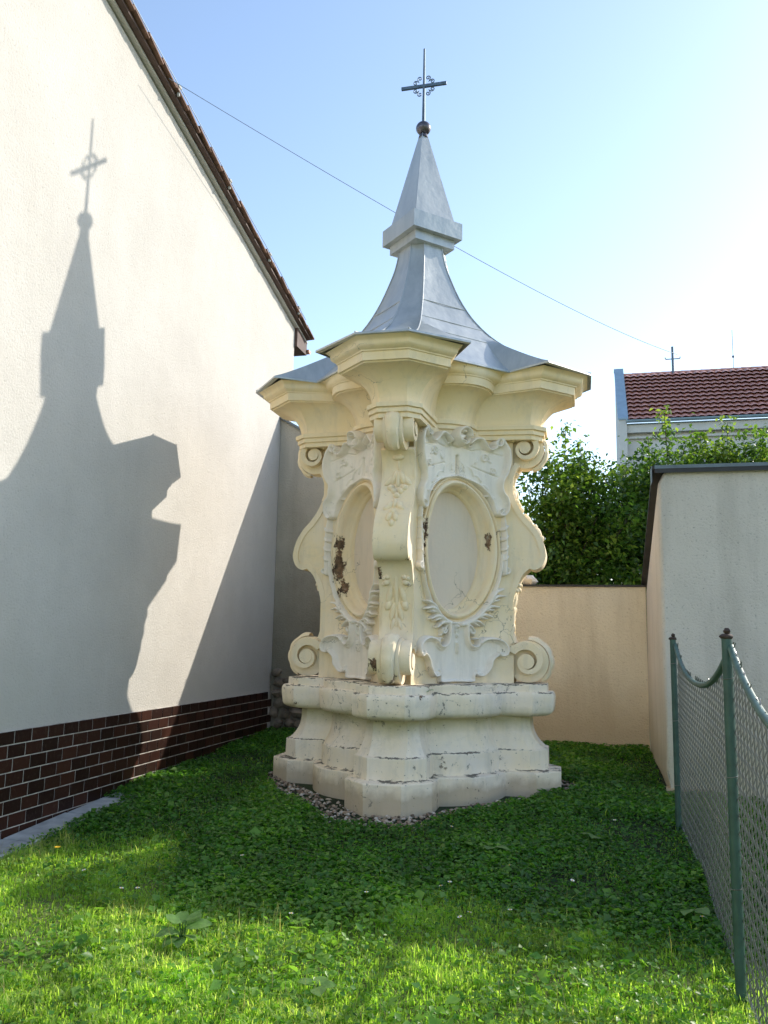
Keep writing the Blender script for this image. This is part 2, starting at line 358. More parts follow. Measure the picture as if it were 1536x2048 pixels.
# ------------------------------------------------------------------ ground
def soil_mat():
    m, n, l, b = new_mat('lawn_soil')
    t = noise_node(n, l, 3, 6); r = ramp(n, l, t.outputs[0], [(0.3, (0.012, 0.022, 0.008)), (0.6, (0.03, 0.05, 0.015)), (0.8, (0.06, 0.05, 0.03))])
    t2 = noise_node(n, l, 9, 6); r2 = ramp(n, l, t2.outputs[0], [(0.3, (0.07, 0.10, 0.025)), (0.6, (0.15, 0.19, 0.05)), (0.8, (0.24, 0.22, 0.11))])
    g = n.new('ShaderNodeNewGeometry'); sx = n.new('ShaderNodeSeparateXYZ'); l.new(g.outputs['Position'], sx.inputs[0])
    f = ramp(n, l, math_n(n, l, 'SUBTRACT', math_n(n, l, 'ADD', 5.9, t.outputs[0]), sx.outputs[1]), [(0.0, (0, 0, 0)), (1.0, (1, 1, 1))])  # pale thatch in the sunlit front, dark soil behind: sun and shade painted in
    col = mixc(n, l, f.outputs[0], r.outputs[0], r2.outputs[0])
    l.new(col, b.inputs['Base Color']); b.inputs['Roughness'].default_value = 1.0
    add_bump(n, l, b, noise_node(n, l, 40, 6).outputs[0], 0.8, 0.03); return m
M_SOIL = soil_mat()
xs = np.concatenate([np.linspace(-1500, -12, 10), np.linspace(-10, 10, 21), np.linspace(12, 1500, 10)])
ys = np.concatenate([np.linspace(-1500, -3, 10), np.linspace(-2, 15, 35), np.linspace(17, 1500, 10)])
gx, gy = np.meshgrid(xs, ys); gv = np.stack([gx, gy, gz(gx, gy)], -1)
obj_me('ground', grid_me('ground', gv, len(xs), len(ys)), M_SOIL, smooth=True, kind='structure')

# ------------------------------------------------------------------ the shrine
SH = thing('baroque_shrine', 'tall cream baroque wayside shrine with scrolled corner pilasters, oval niches and grey metal spire', 'shrine', (CX, CY, 0), PH)

def ring(r, wv, se, sr, tr, tb, z, nb=9, rnd=0.0):
    """closed plan outline at height z: chamfered corner piers, returns and a bowed middle on each face"""
    tp = (r+wv)/math.sqrt(2); sc = (r-wv)/math.sqrt(2)
    half = [(-sc, tp), (-se, tp)]
    for f in (0.35, 0.7):
        s = -se + (se-sr)*f; t = tp + (tr-tp)*f; half.append((s, t))
    for i in range(nb):
        u = -1+2*i/(nb-1); half.append((u*sr, tr+(tb-tr)*(1-u*u)))
    for f in (0.7, 0.35):
        s = se - (se-sr)*f; t = tp + (tr-tp)*f; half.append((s, t))
    half += [(se, tp), (sc, tp)]
    out = []
    for k in range(4):
        a = math.pi/4 + k*math.pi/2; ca, sa = math.cos(a), math.sin(a)
        out += [(ca*t - sa*s, sa*t + ca*s, z) for s, t in half]
    return out
def loft(name, rings, m, parent, cap0=True, cap1=True, ang=28, jitter=0.0):
    n = len(rings[0]); v = [p for r_ in rings for p in r_]; f = []
    if jitter:
        v = [(p[0]+jitter*mnoise.noise(Vector(p)*3.1), p[1]+jitter*mnoise.noise(Vector(p)*3.1+Vector((7, 3, 1))), p[2]+jitter*0.6*mnoise.noise(Vector(p)*2.3+Vector((1, 9, 4)))) for p in v]
    for j in range(len(rings)-1):
        for i in range(n): f.append((j*n+i, j*n+(i+1) % n, (j+1)*n+(i+1) % n, (j+1)*n+i))
    def cap(j, flip):
        b = len(v); c = np.mean(rings[j], 0); v.append(tuple(c))
        for i in range(n):
            t = (j*n+i, j*n+(i+1) % n, b); f.append(t[::-1] if flip else t)
    if cap0: cap(0, True)
    if cap1: cap(len(rings)-1, False)
    return smooth_angle(obj(name, v, f, m, parent), ang)

# base: plinth, second step, scotia, cushion slab, thin top slab.  d = offset from plinth face
def bring(z, dr, dw=0.0):
    k = dr*1.0
    return ring(1.572+dr, 0.182+dw, 0.645, 0.415, 1.035+k*0.72, 1.17+k*0.72, z, nb=13)
loft('plinth', [bring(-0.45, 0), bring(0.0, 0.002), bring(0.256, 0), bring(0.264, -0.006), bring(0.267, -0.014), bring(0.275, -0.145), bring(0.275, -0.3)], MS_BASE, SH, jitter=0.012, ang=20)
st = [bring(0.24, -0.132), bring(0.468, -0.134), bring(0.475, -0.138), bring(0.478, -0.146), bring(0.485, -0.172)]
for i in range(1, 15):
    u = i/14; st.append(bring(0.485+0.35*u, -0.172 - 0.135*(1-(1-min(1, u*1.05))**3.2), -0.012*u))
st.append(bring(0.85, -0.25))
loft('scotia_moulding', st, MS_BASE, SH, jitter=0.010, ang=20)
cu = [bring(0.800, -0.33), bring(0.812, -0.27)]
for i in range(9):
    u = i/8; cu.append(bring(0.812+0.06*(1-math.cos(u*math.pi/2)), -0.20+0.125*math.sin(u*math.pi/2)))
cu += [bring(0.95, -0.066), bring(1.0, -0.062), bring(1.03, -0.066), bring(1.05, -0.078), bring(1.06, -0.095), bring(1.066, -0.25)]
loft('cushion_slab', cu, MS_BASE, SH, jitter=0.012, ang=24)
loft('top_slab', [bring(1.05, -0.135), bring(1.134, -0.138), bring(1.142, -0.146), bring(1.143, -0.4)], MS_BASE, SH, jitter=0.010, ang=20)

# core walls: gently hollow faces
T0, TK = 0.70, 0.42
def surf(s): return T0 + TK*s*s
EA, EB, EZ = 0.435, 0.70, 2.545
def face_wall():
    S = np.linspace(-0.66, 0.66, 93); Z = np.linspace(1.10, 3.86, 185)
    s, z = np.meshgrid(S, Z); V = np.stack([surf(s), s, z], -1)
    sc_, zc_ = (s[:-1, :-1]+s[1:, 1:])/2, (z[:-1, :-1]+z[1:, 1:])/2
    mask = ((sc_/EA)**2+((zc_-EZ)/EB)**2) > 1.0
    return grid_me('face_wall', V, len(S), len(Z), mask)
def oval_sweep(prof, n=120):
    """prof: (offset from opening edge outward, height above wall)"""
    v = []; m = len(prof)
    for i in range(n):
        t = 2*math.pi*i/n
        for o, h in prof:
            s = (0.402+o)*math.cos(t); z = EZ + (0.665+o)*math.sin(t); v.append((surf(s)+h, s, z))
    f = [(i*m+j, ((i+1) % n)*m+j, ((i+1) % n)*m+j+1, i*m+j+1) for i in range(n) for j in range(m-1)]
    return v, f
frame_prof = [(-0.036, -0.165), (-0.032, -0.108), (-0.016, -0.085), (-0.004, -0.078), (0.0, -0.045), (0.010, -0.038), (0.014, -0.012), (0.020, 0.022), (0.032, 0.050), (0.048, 0.062), (0.064, 0.056), (0.076, 0.036), (0.080, 0.014), (0.088, 0.012), (0.092, 0.034), (0.102, 0.042), (0.112, 0.034), (0.116, -0.01)]
def seg_dist(px, pz, P):
    P = np.asarray(P, float); best = np.full(px.shape, 9.0); tt = np.zeros(px.shape); N = len(P)-1
    for i in range(N):
        a, b = P[i], P[i+1]; d = b-a; L = max(d@d, 1e-12)
        u = np.clip(((px-a[0])*d[0]+(pz-a[1])*d[1])/L, 0, 1)
        q = np.hypot(px-a[0]-u*d[0], pz-a[1]-u*d[1]); k = q < best
        best = np.where(k, q, best); tt = np.where(k, (i+u)/N, tt)
    return best, tt
def inside(px, pz, P):
    P = np.asarray(P); c = np.zeros(px.shape, bool); j = len(P)-1
    for i in range(len(P)):
        a, b = P[i], P[j]; cond = ((a[1] > pz) != (b[1] > pz))
        xi = (b[0]-a[0])*(pz-a[1])/(b[1]-a[1]+1e-12)+a[0]; c ^= cond & (px < xi); j = i
    return c
def spiral(cx, cz, r0, turns, a0, sgn, n=26, r1=0.012):
    return [(cx+(r0+(r1-r0)*i/n)*math.cos(a0+sgn*turns*2*math.pi*i/n), cz+(r0+(r1-r0)*i/n)*math.sin(a0+sgn*turns*2*math.pi*i/n)) for i in range(n+1)]
def relief(name, plates, strokes, res=0.006, cut_oval=True, carve=()):
    allp = np.vstack([np.array(p[0]) for p in plates]+[np.array(s[0]) for s in strokes])
    x0, z0 = allp.min(0)-0.05; x1, z1 = allp.max(0)+0.05
    S = np.arange(x0, x1, res); Z = np.arange(z0, z1, res); s, z = np.meshgrid(S, Z); h = np.full(s.shape, -1.0)
    for P, hh, rim in plates:
        P2 = list(P)+[P[0]]; d, _ = seg_dist(s, z, P2); ins = inside(s, z, P)
        e = np.clip(d/0.012, 0, 1); pl = hh*np.sqrt(1-(1-e)**2)*0.8 + rim*np.exp(-((d-0.018)/0.011)**2)
        h = np.where(ins, np.maximum(h, pl), h)
    for P, wd, hh in strokes:
        d, t = seg_dist(s, z, P)
        ww = wd*(1-0.55*np.clip((t-0.35)/0.65, 0, 1)); k = d < ww
        h = np.where(k, np.maximum(h, hh*np.sqrt(np.clip(1-(d/ww)**2, 0, 1))*(0.6+0.4*ww/wd)), h)
    for P, wd, hh in carve:
        d, t = seg_dist(s, z, P); h = np.where(h > 0, h-hh*np.exp(-(d/wd)**2), h)
    nzv = np.array([mnoise.noise(Vector((a*14, b*14, 3.3))) for a, b in zip(s.ravel(), z.ravel())]).reshape(s.shape)
    h = np.where(h > 0, h*(1+0.10*nzv)+0.003, h)
    if cut_oval: h = np.where(((s/0.492)**2+((z-EZ)/0.752)**2) < 1, -1, h)
    c = h > 0; mk = c[:-1, :-1] | c[1:, :-1] | c[:-1, 1:] | c[1:, 1:]
    V = np.stack([surf(s)+np.where(h > 0, h, -0.006), s, z], -1)
    return grid_me(name, V, len(S), len(Z), mk)
def mir(P): return [(-a, b) for a, b in P]
plateR = [(0.0, 3.84), (0.10, 3.79), (0.14, 3.69), (0.20, 3.745), (0.275, 3.755), (0.33, 3.69), (0.39, 3.665), (0.43, 3.73), (0.455, 3.785), (0.505, 3.79), (0.555, 3.69), (0.575, 3.55), (0.545, 3.40), (0.500, 3.31), (0.505, 3.205), (0.555, 3.115), (0.560, 3.01), (0.50, 2.93), (0.44, 2.95), (0.40, 3.10), (0.25, 3.25), (0.0, 3.32)]
pr = catmull(plateR, 4).tolist(); plate_full = pr + mir(pr)[::-1]
rib = catmull([(0.12, 3.70), (0.19, 3.755), (0.265, 3.76), (0.315, 3.70), (0.375, 3.655), (0.43, 3.68), (0.455, 3.76), (0.50, 3.785)], 5).tolist()
edge = catmull([(0.50, 3.785), (0.555, 3.69), (0.575, 3.55), (0.545, 3.40), (0.50, 3.31), (0.505, 3.205), (0.555, 3.115), (0.565, 3.01), (0.53, 2.94), (0.485, 2.945), (0.475, 2.99), (0.51, 3.01)], 5).tolist()
leafs = []
for (sx, sz, ang, L) in [(0.20, 3.36, 1.9, 0.13), (0.29, 3.30, 2.2, 0.13), (0.37, 3.22, 2.4, 0.12), (0.44, 3.12, 2.6, 0.10), (0.08, 3.40, 1.65, 0.12), (0.30, 3.56, 0.6, 0.07), (0.40, 3.52, 2.6, 0.07), (0.22, 3.50, 0.9, 0.06)]:
    leafs.append(([(sx, sz), (sx+math.cos(ang)*L*0.5, sz+math.sin(ang)*L*0.5), (sx+math.cos(ang+0.35)*L, sz+math.sin(ang+0.35)*L)], 0.018, 0.046))
rose = [(spiral(0.33, 3.56, 0.045, 1.6, 0, 1), 0.014, 0.055), (spiral(0.42, 3.42, 0.035, 1.4, 2, -1), 0.012, 0.052)]
st1 = [(rib, 0.024, 0.075), (edge, 0.026, 0.065)] + leafs + rose + [(spiral(0.455, 3.735, 0.05, 1.2, 1.2, -1), 0.016, 0.07)]
st_up = []
for P, a, b in st1: st_up += [(P, a, b), (mir(P), a, b)]
st_up += [([(0.0+0.085*math.cos(t), 3.755+0.085*math.sin(t)) for t in np.linspace(0, 2*math.pi, 25)], 0.028, 0.125), ([(-0.04, 3.74), (0.04, 3.77)], 0.06, 0.10), ([(-0.05, 3.70), (0.0, 3.69), (0.05, 3.70)], 0.02, 0.125), ([(-0.03, 3.80), (0.03, 3.80)], 0.02, 0.12)]
carve = [([(0.0, 3.55), (0.0, 3.36)], 0.016, 0.06)] + [(q, 0.008, 0.018) for P in [[(0.06, 3.66), (0.18, 3.63), (0.30, 3.66), (0.44, 3.62), (0.53, 3.6)], [(0.18, 3.46), (0.30, 3.42), (0.48, 3.36)]] for q in (P, mir(P))]
st_up = [(P, a, b*1.75 if b > 0.058 else b*1.25) for P, a, b in st_up]
me_upper = relief('upper_cartouche', [(plate_full, 0.050, 0.030)], st_up, carve=carve)
lowR = [(0.0, 1.78), (0.12, 1.765), (0.118, 1.66), (0.15, 1.55), (0.20, 1.51), (0.26, 1.53), (0.30, 1.585), (0.40, 1.60), (0.50, 1.575), (0.555, 1.51), (0.545, 1.44), (0.47, 1.43), (0.405, 1.38), (0.375, 1.30), (0.31, 1.225), (0.235, 1.225), (0.215, 1.15), (0.0, 1.15)]
lr = catmull(lowR, 4).tolist(); low_full = lr + mir(lr)[::-1]
ls = [(catmull([(0.118, 1.76), (0.112, 1.66), (0.14, 1.555), (0.205, 1.515), (0.26, 1.545), (0.25, 1.60), (0.205, 1.60)], 5).tolist(), 0.020, 0.060),
      (catmull([(0.27, 1.56), (0.32, 1.595), (0.42, 1.605), (0.51, 1.575), (0.56, 1.51), (0.55, 1.445), (0.50, 1.43), (0.475, 1.47)], 5).tolist(), 0.022, 0.060),
      (catmull([(0.46, 1.44), (0.40, 1.38), (0.375, 1.30), (0.31, 1.225), (0.24, 1.235), (0.24, 1.28)], 5).tolist(), 0.020, 0.055),
      (spiral(0.185, 1.685, 0.035, 1.3, 3, 1), 0.014, 0.045), ([(0.135, 1.74), (0.19, 1.66), (0.22, 1.63)], 0.016, 0.04)]
st_lo = []
for P, a, b in ls: st_lo += [(P, a, b), (mir(P), a, b)]
st_lo += [([(0, 1.72), (0, 1.62)], 0.03, 0.055), ([(0.0, 1.55), (0.0, 1.45)], 0.018, 0.05)]
st_lo = [(P, a, b*1.8) for P, a, b in st_lo]
me_lower = relief('lower_cartouche', [(low_full, 0.048, 0.028)], st_lo, carve=[([(0, 1.70), (0, 1.66)], 0.018, 0.05)])
spray = []
for i, a in enumerate(np.linspace(-2.15, -0.75, 9)):
    if abs(a+math.pi/2) < 0.12: continue
    s0, z0 = 0.525*math.cos(a), EZ+0.80*math.sin(a); out = 1 if s0 > 0 else -1; g = math.atan2(0.80*math.cos(a), -0.525*math.sin(a))
    d = g if out > 0 else g+math.pi
    for k, (da, L) in enumerate(((-0.35*out, 0.17), (0.05*out, 0.20))):
        e = d+da; spray.append((catmull([(s0-0.02*math.cos(e), z0-0.02*math.sin(e)), (s0+math.cos(e)*L*0.5, z0+math.sin(e)*L*0.5), (s0+math.cos(e-0.3*out)*L, z0+math.sin(e-0.3*out)*L)], 4).tolist(), 0.028, 0.075))
for sg in (-1, 1):
    spray.append(([(sg*0.527*math.cos(t), EZ+0.81*math.sin(t)) for t in np.linspace(-1.25, -0.05, 20)], 0.022, 0.06))
    spray.append((catmull([(sg*0.545, 2.30), (sg*0.553, 2.55), (sg*0.556, 2.75), (sg*0.545, 2.93)], 6).tolist(), 0.024, 0.06))
    spray.append((spiral(sg*0.555, 2.33, 0.035, 1.3, 1.5, -sg), 0.016, 0.06))
    for zz in (2.45, 2.56, 2.67, 2.78):
        spray.append(([(sg*0.535, zz), (sg*0.575, zz+0.05)], 0.016, 0.07))
spray = [(P, a, b*1.35) for P, a, b in spray]
me_spray = relief('leaf_spray', [], spray)
me_wall = face_wall()
fv, ff = oval_sweep(frame_prof)
m_frame = bpy.data.meshes.new('oval_frame'); m_frame.from_pydata(fv, [], ff); m_frame.update()
bmx = bmesh.new(); bmx.from_mesh(m_frame); bmesh.ops.recalc_face_normals(bmx, faces=bmx.faces); bmx.to_mesh(m_frame); bmx.free()
nv_ = []; nf_ = []
for j, q in enumerate(np.linspace(0, 1, 14)):
    for i in range(72):
        t = 2*math.pi*i/72; s_ = 0.40*q*math.cos(t); nv_.append((surf(s_)-0.135+0.012*(1-q*q), s_, EZ+0.66*q*math.sin(t)))
for j in range(13):
    for i in range(72): nf_.append((j*72+i, (j+1)*72+i, (j+1)*72+(i+1) % 72, j*72+(i+1) % 72))
m_niche = bpy.data.meshes.new('niche_panel'); m_niche.from_pydata(nv_, [], nf_); m_niche.update()
for k in range(4):
    rz = math.pi/4 + k*math.pi/2
    for nm, me, mt in (('face_wall', me_wall, MS_WALL), ('oval_frame', m_frame, MS_WALL), ('niche_panel', m_niche, MS_NICHE),
                       ('upper_cartouche', me_upper, MS_ORN), ('lower_cartouche', me_lower, MS_ORN), ('leaf_spray', me_spray, MS_ORN)):
        o = obj_me(nm, me, mt, SH, smooth=(nm != 'oval_frame'), rot=(0, 0, rz))
        if nm == 'oval_frame' and k == 0: smooth_angle(o, 50)
# dark core so that nothing shows through behind the relief
mb = MB(); c_ = 0.49
mb.box(-c_, c_, -c_, c_, 1.0, 3.95).build('inner_core', MS_WALL, SH, rot=(0, 0, math.pi/4))

# corner pilasters (all four share meshes)
profA = catmull([(1.165, 3.50), (1.115, 3.43), (1.082, 3.32), (1.095, 3.18), (1.155, 3.035), (1.236, 2.915), (1.322, 2.818), (1.393, 2.70), (1.432, 2.57), (1.434, 2.48), (1.397, 2.395), (1.33, 2.352), (1.262, 2.362)], 12)
profB = catmull([(1.262, 2.362), (1.192, 2.295), (1.140, 2.19), (1.105, 2.08), (1.080, 1.94), (1.070, 1.78), (1.085, 1.66), (1.115, 1.57)], 12)
prof = np.vstack([profA, profB[1:]])
def offs(P, d):
    t = np.gradient(P, axis=0); t /= np.linalg.norm(t, axis=1)[:, None]
    # profile runs downward; outward is +r: normal = (-tz, tr) for downward tangent
    return P + d*np.stack([-t[:, 1], t[:, 0]], 1)*-1.0
inn = offs(prof, 0.060); inn0 = offs(prof, 0.012)
def extr(poly, hw):
    mb_ = MB(); mb_.prism([tuple(p) for p in poly], 'y', -hw, hw); return mb_
core_poly = [(0.70, 3.84), (1.03, 3.84), (1.03, 3.52)] + [tuple(p) for p in inn0] + [(1.02, 1.46), (1.02, 1.13), (0.70, 1.13)]
band_poly_v = MB(); NP = len(prof)
for hw in (-0.176, 0.176):
    band_poly_v.v += [(p[0], hw, p[1]) for p in prof] + [(p[0], hw, p[1]) for p in inn]
n2 = 2*NP
for i in range(NP-1):
    band_poly_v.f += [(i, i+1, n2+i+1, n2+i), (NP+i+1, NP+i, n2+NP+i, n2+NP+i+1), (i, NP+i, NP+i+1, i+1), (n2+i, n2+i+1, n2+NP+i+1, n2+NP+i)]
band_poly_v.f += [(0, n2, n2+NP, NP), (NP-1, NP+NP-1, n2+NP+NP-1, n2+NP-1)]
def scroll(c, R0, turns, a0, hw, k=0.45, dirn=-1, rec=0.10):
    """spiral band (side view r,z) extruded sideways, on a recessed drum with an eye"""
    b = MB(); n = 64; q = math.log(1/k)/(2*math.pi); v = []
    for hwid in (-hw, hw):
        for i in range(n+1):
            th = turns*2*math.pi*i/n; ro = R0*math.exp(-q*th); ri = max(ro*k + 0.36*(ro-ro*k), 0.015) if i < n else ro*0.8
            a = a0+dirn*th
            hh = hwid*(1.0)
            v.append((c[0]+ro*math.cos(a), hh, c[1]+ro*math.sin(a))); v.append((c[0]+ri*math.cos(a), hh, c[1]+ri*math.sin(a)))
    f = []; m2 = 2*(n+1)
    for i in range(n):
        o0, i0, o1, i1 = 2*i, 2*i+1, 2*i+2, 2*i+3
        f += [(o0, o1, m2+o1, m2+o0), (i0, m2+i0, m2+i1, i1), (o0, i0, i1, o1), (m2+o0, m2+o1, m2+i1, m2+i0)]
    f += [(0, m2, m2+1, 1), (2*n, 2*n+1, m2+2*n+1, m2+2*n)]
    b.add(v, f)
    re = R0*math.exp(-q*turns*2*math.pi)*0.98
    for rad, hw2 in ((R0*0.93, hw-rec), (max(re, 0.045), hw+0.008)):
        pl = [(c[0]+rad*math.cos(t), c[1]+rad*math.sin(t)) for t in np.linspace(0, 2*math.pi, 40, endpoint=False)]
        b.prism(pl, 'y', -hw2, hw2)
    return b
UPC, LOC = (1.222, 3.690), (1.235, 1.372)
up_sc = scroll(UPC, 0.222, 1.5, R(150), 0.200, 0.42); lo_sc = scroll(LOC, 0.238, 1.25, R(150), 0.205, 0.40)
def wrap(c, R0, a0, a1, hw, n=22, ribs=4):
    b = MB(); v = []; cols = [-hw, -hw*0.75, -hw*0.35, 0, hw*0.35, hw*0.75, hw]; hs = [0, 0.022, 0.026, 0.036, 0.026, 0.022, 0]
    for i in range(n+1):
        u = i/n; a = a0+(a1-a0)*u; tap = 1-0.35*u; rib_ = 0.012*abs(math.sin(u*math.pi*ribs))
        for y, h in zip(cols, hs):
            rr = R0-0.004+(h+rib_ if h > 0 else 0); v.append((c[0]+rr*math.cos(a), y*tap, c[1]+rr*math.sin(a)))
    m7 = 7; f = [(i*m7+j, i*m7+j+1, (i+1)*m7+j+1, (i+1)*m7+j) for i in range(n) for j in range(6)]
    b.add(v, f); return b
def front_r(z): return float(np.interp(z, prof[::-1, 1], prof[::-1, 0]))
def front_blobs(items):
    b = MB()
    for (y, z, ry, rz, dep, rot) in items:
        y *= 1.15; ry *= 1.28; rz *= 1.12; dep *= 1.25
        r_ = front_r(z); sl = (front_r(z+0.02)-front_r(z-0.02))/0.04
        rm = Matrix.Rotation(math.atan(sl), 3, 'Y') @ Matrix.Rotation(rot, 3, 'X')
        b.blob((r_-0.004, y, z), dep, ry, rz, 10, 8, 0.08, rm)
    return b
drop = [(0, 3.43, .05, .03, .03, 0), (0, 3.36, .012, .07, .022, 0)]
for sg in (-1, 1):
    drop += [(sg*.035, 3.22, .030, .075, .036, sg*.35), (sg*.075, 3.19, .026, .070, .030, sg*.75), (sg*.06, 3.11, .032, .032, .032, 0), (sg*.03, 3.07, .026, .03, .034, 0), (sg*.04, 2.91, .03, .055, .032, sg*.5), (sg*.065, 2.88, .022, .04, .026, sg*.9), (sg*.025, 2.78, .026, .055, .030, sg*.25)]
drop += [(0, 3.20, .022, .085, .042, 0), (0, 3.02, .03, .03, .036, 0), (0, 2.93, .022, .06, .036, 0), (0, 2.83, .03, .035, .034, 0), (0, 2.71, .022, .035, .026, 0)]
low = [(0, 2.05, .022, .24, .022, 0), (0, 1.80, .016, .12, .020, 0)]
for sg in (-1, 1):
    low += [(sg*.085, 2.15, .030, .030, .034, 0), (sg*.105, 2.19, .022, .022, .030, 0), (sg*.075, 2.20, .022, .022, .030, 0), (sg*.11, 2.13, .02, .02, .026, 0), (sg*.06, 2.02, .026, .085, .026, sg*.25), (sg*.075, 1.92, .030, .05, .028, sg*.4), (sg*.035, 1.86, .024, .09, .026, sg*.2), (sg*.03, 1.74, .020, .06, .022, sg*.3)]
PIL0 = None; pil_parts = []
for k in range(4):
    rz = k*math.pi/2
    if k == 0:
        P0 = extr(core_poly, 0.160).build('corner_pilaster', MS_FIN, SH)
        subs = [band_poly_v.build('edge_band', MS_FIN, P0, 30), up_sc.build('upper_scroll', MS_FIN, P0, 30), lo_sc.build('lower_scroll', MS_FIN, P0, 30),
                wrap(UPC, 0.218, R(75), R(-70), 0.085).build('acanthus_leaf', MS_FIN, P0, 50), wrap(LOC, 0.236, R(88), R(-55), 0.085).build('acanthus_leaf', MS_FIN, P0, 50),
                front_blobs(drop).build('fruit_drop', MS_FIN, P0, 80), front_blobs(low).build('flower_drop', MS_FIN, P0, 80)]
    else:
        P1 = P0.copy(); COL.objects.link(P1); P1.parent = SH; P1.rotation_euler = (0, 0, rz)
        for s_ in subs:
            c1 = s_.copy(); COL.objects.link(c1); c1.parent = P1

# cornice: three bands, cove, fascia and cyma
def cring(z, r, wv, se, sr, tr, tb): return ring(r, wv, se, sr, tr, tb, z, nb=13)
def band_r(z, d): return cring(z, 1.412+d, 0.150+d*0.25, 0.735, 0.27, 0.700+d, 0.790+d)
lv = [band_r(3.775, -0.30), band_r(3.775, 0.0), band_r(3.815, 0.0), band_r(3.818, -0.010), band_r(3.826, -0.010), band_r(3.829, 0.022), band_r(3.868, 0.022), band_r(3.871, 0.012), band_r(3.879, 0.012), band_r(3.882, 0.044), band_r(3.925, 0.048), band_r(3.931, 0.03)]
loft('neck_moulding', lv, MS_CORN, SH, ang=25)
cv = [cring(3.90, 1.36, 0.15, 0.735, 0.27, 0.67, 0.76)]
for i in range(15):
    u = i/14; z = 3.928+0.312*u; g = 1-math.sqrt(max(0, 1-(u*0.985)**2)); g = 0.75*g + 0.25*u*u
    cv.append(cring(z, 1.395+0.315*g, 0.140+0.075*g, 0.735-0.125*g, 0.27+0.055*g, 0.695+0.215*g, 0.785+0.275*g))
cv += [cring(4.243, 1.735, 0.222, 0.600, 0.33, 0.925, 1.075), cring(4.262, 1.740, 0.224, 0.600, 0.33, 0.925, 1.075), cring(4.262, 1.5, 0.2, 0.6, 0.33, 0.80, 0.9)]
loft('cove', cv, MS_CORN, SH, ang=30)
fs = [cring(4.255, 1.60, 0.2, 0.595, 0.33, 0.9, 1.0), cring(4.258, 1.768, 0.232, 0.590, 0.335, 0.955, 1.105), cring(4.340, 1.772, 0.232, 0.590, 0.335, 0.958, 1.108), cring(4.345, 1.790, 0.234, 0.585, 0.34, 0.972, 1.118), cring(4.356, 1.792, 0.234, 0.585, 0.34, 0.974, 1.118)]
for i in range(9):
    u = i/8; g = u + 0.16*math.sin(2*math.pi*u)
    fs.append(cring(4.358+0.105*u, 1.796+0.115*g, 0.235+0.024*g, 0.58-0.05*g, 0.345+0.015*g, 0.98+0.144*g, 1.122+0.03*g))
fs.append(cring(4.466, 1.5, 0.2, 0.55, 0.36, 0.9, 0.95))
loft('cornice', fs, MS_CORN, SH, ang=30)

# metal bell-cast roof
Cv = np.array([[0, 1.945, .263, 4.482], [.14, 1.60, .235, 4.585], [.3, 1.22, .20, 4.745], [.45, .89, .165, 4.965], [.6, .655, .135, 5.215], [.7, .495, .115, 5.47], [.8, .385, .098, 5.72], [.9, .302, .085, 5.95], [1, .252, .078, 6.20]])
Mv = np.array([[0, 1.165, 4.470], [.14, 1.035, 4.585], [.3, .885, 4.755], [.45, .735, 4.965]])
vs = np.linspace(0, 1, 33)
def cub(T, v):
    return [float(np.interp(v, T[:, 0], T[:, i])) for i in range(1, T.shape[1])]
def sm(T):  # denser smooth version
    P = catmull(T, 6); return P
Cs, Ms = sm(Cv), sm(Mv)
rings_r = []
for v_ in vs:
    r_, w_, z_ = cub(Cs, v_); tp = (r_+w_)/math.sqrt(2); sc = (r_-w_)/math.sqrt(2)
    Cp = np.array([sc, tp, z_])
    if v_ < .45: mt, mz = cub(Ms, v_)
    else: mt, mz = tp-0.012*math.sin(math.pi*min(1, (v_-.45)/.55)), z_
    Mp = np.array([0, mt, mz])
    f_ = min(1, v_/.45); f2 = f_**0.9
    Cend = cub(Cs, .45); Ce = np.array([(Cend[0]-Cend[1])/math.sqrt(2), (Cend[0]+Cend[1])/math.sqrt(2), Cend[2]])
    if v_ < .45:
        E0 = np.array([0.505, 1.632, 4.482]); V0 = np.array([0.375, 1.165, 4.470])
        E1 = Ce + (np.array([0, Ce[1], Ce[2]])-Ce)*0.12; V1 = Ce + (np.array([0, Ce[1], Ce[2]])-Ce)*0.28
        Ep = E0+(E1-E0)*f2; Ep[2] = E0[2]+(E1[2]-E0[2])*(f2**1.12); Vp = V0+(V1-V0)*f2
        Vp[1] = mt + (V1[1]-Cend[2]*0 - cub(Ms, .449)[0])*f2*0 ; Vp[2] = mz
    else:
        Ep = Cp+(Mp-Cp)*0.12; Vp = Cp+(Mp-Cp)*0.28
    half = [(-Cp[0], Cp[1], Cp[2]), (-Ep[0], Ep[1], Ep[2]), (-Vp[0], Vp[1], Vp[2]), (-Vp[0]*.5, (Vp[1]+Mp[1])/2, (Vp[2]+Mp[2])/2), tuple(Mp), (Vp[0]*.5, (Vp[1]+Mp[1])/2, (Vp[2]+Mp[2])/2), (Vp[0], Vp[1], Vp[2]), (Ep[0], Ep[1], Ep[2]), (Cp[0], Cp[1], Cp[2])]
    out = []
    for k in range(4):
        a = math.pi/4+k*math.pi/2; ca, sa = math.cos(a), math.sin(a)
        out += [(ca*t-sa*s, sa*t+ca*s, z) for s, t, z in half]
    rings_r.append(out)
low_r = [(p[0]*1.002, p[1]*1.002, p[2]-0.022) for p in rings_r[0]]; low_r2 = [(p[0]*0.97, p[1]*0.97, p[2]-0.02) for p in rings_r[0]]
ROOF = loft('metal_roof', [low_r2, low_r]+rings_r, M_ZINC, SH, ang=22, cap0=False)
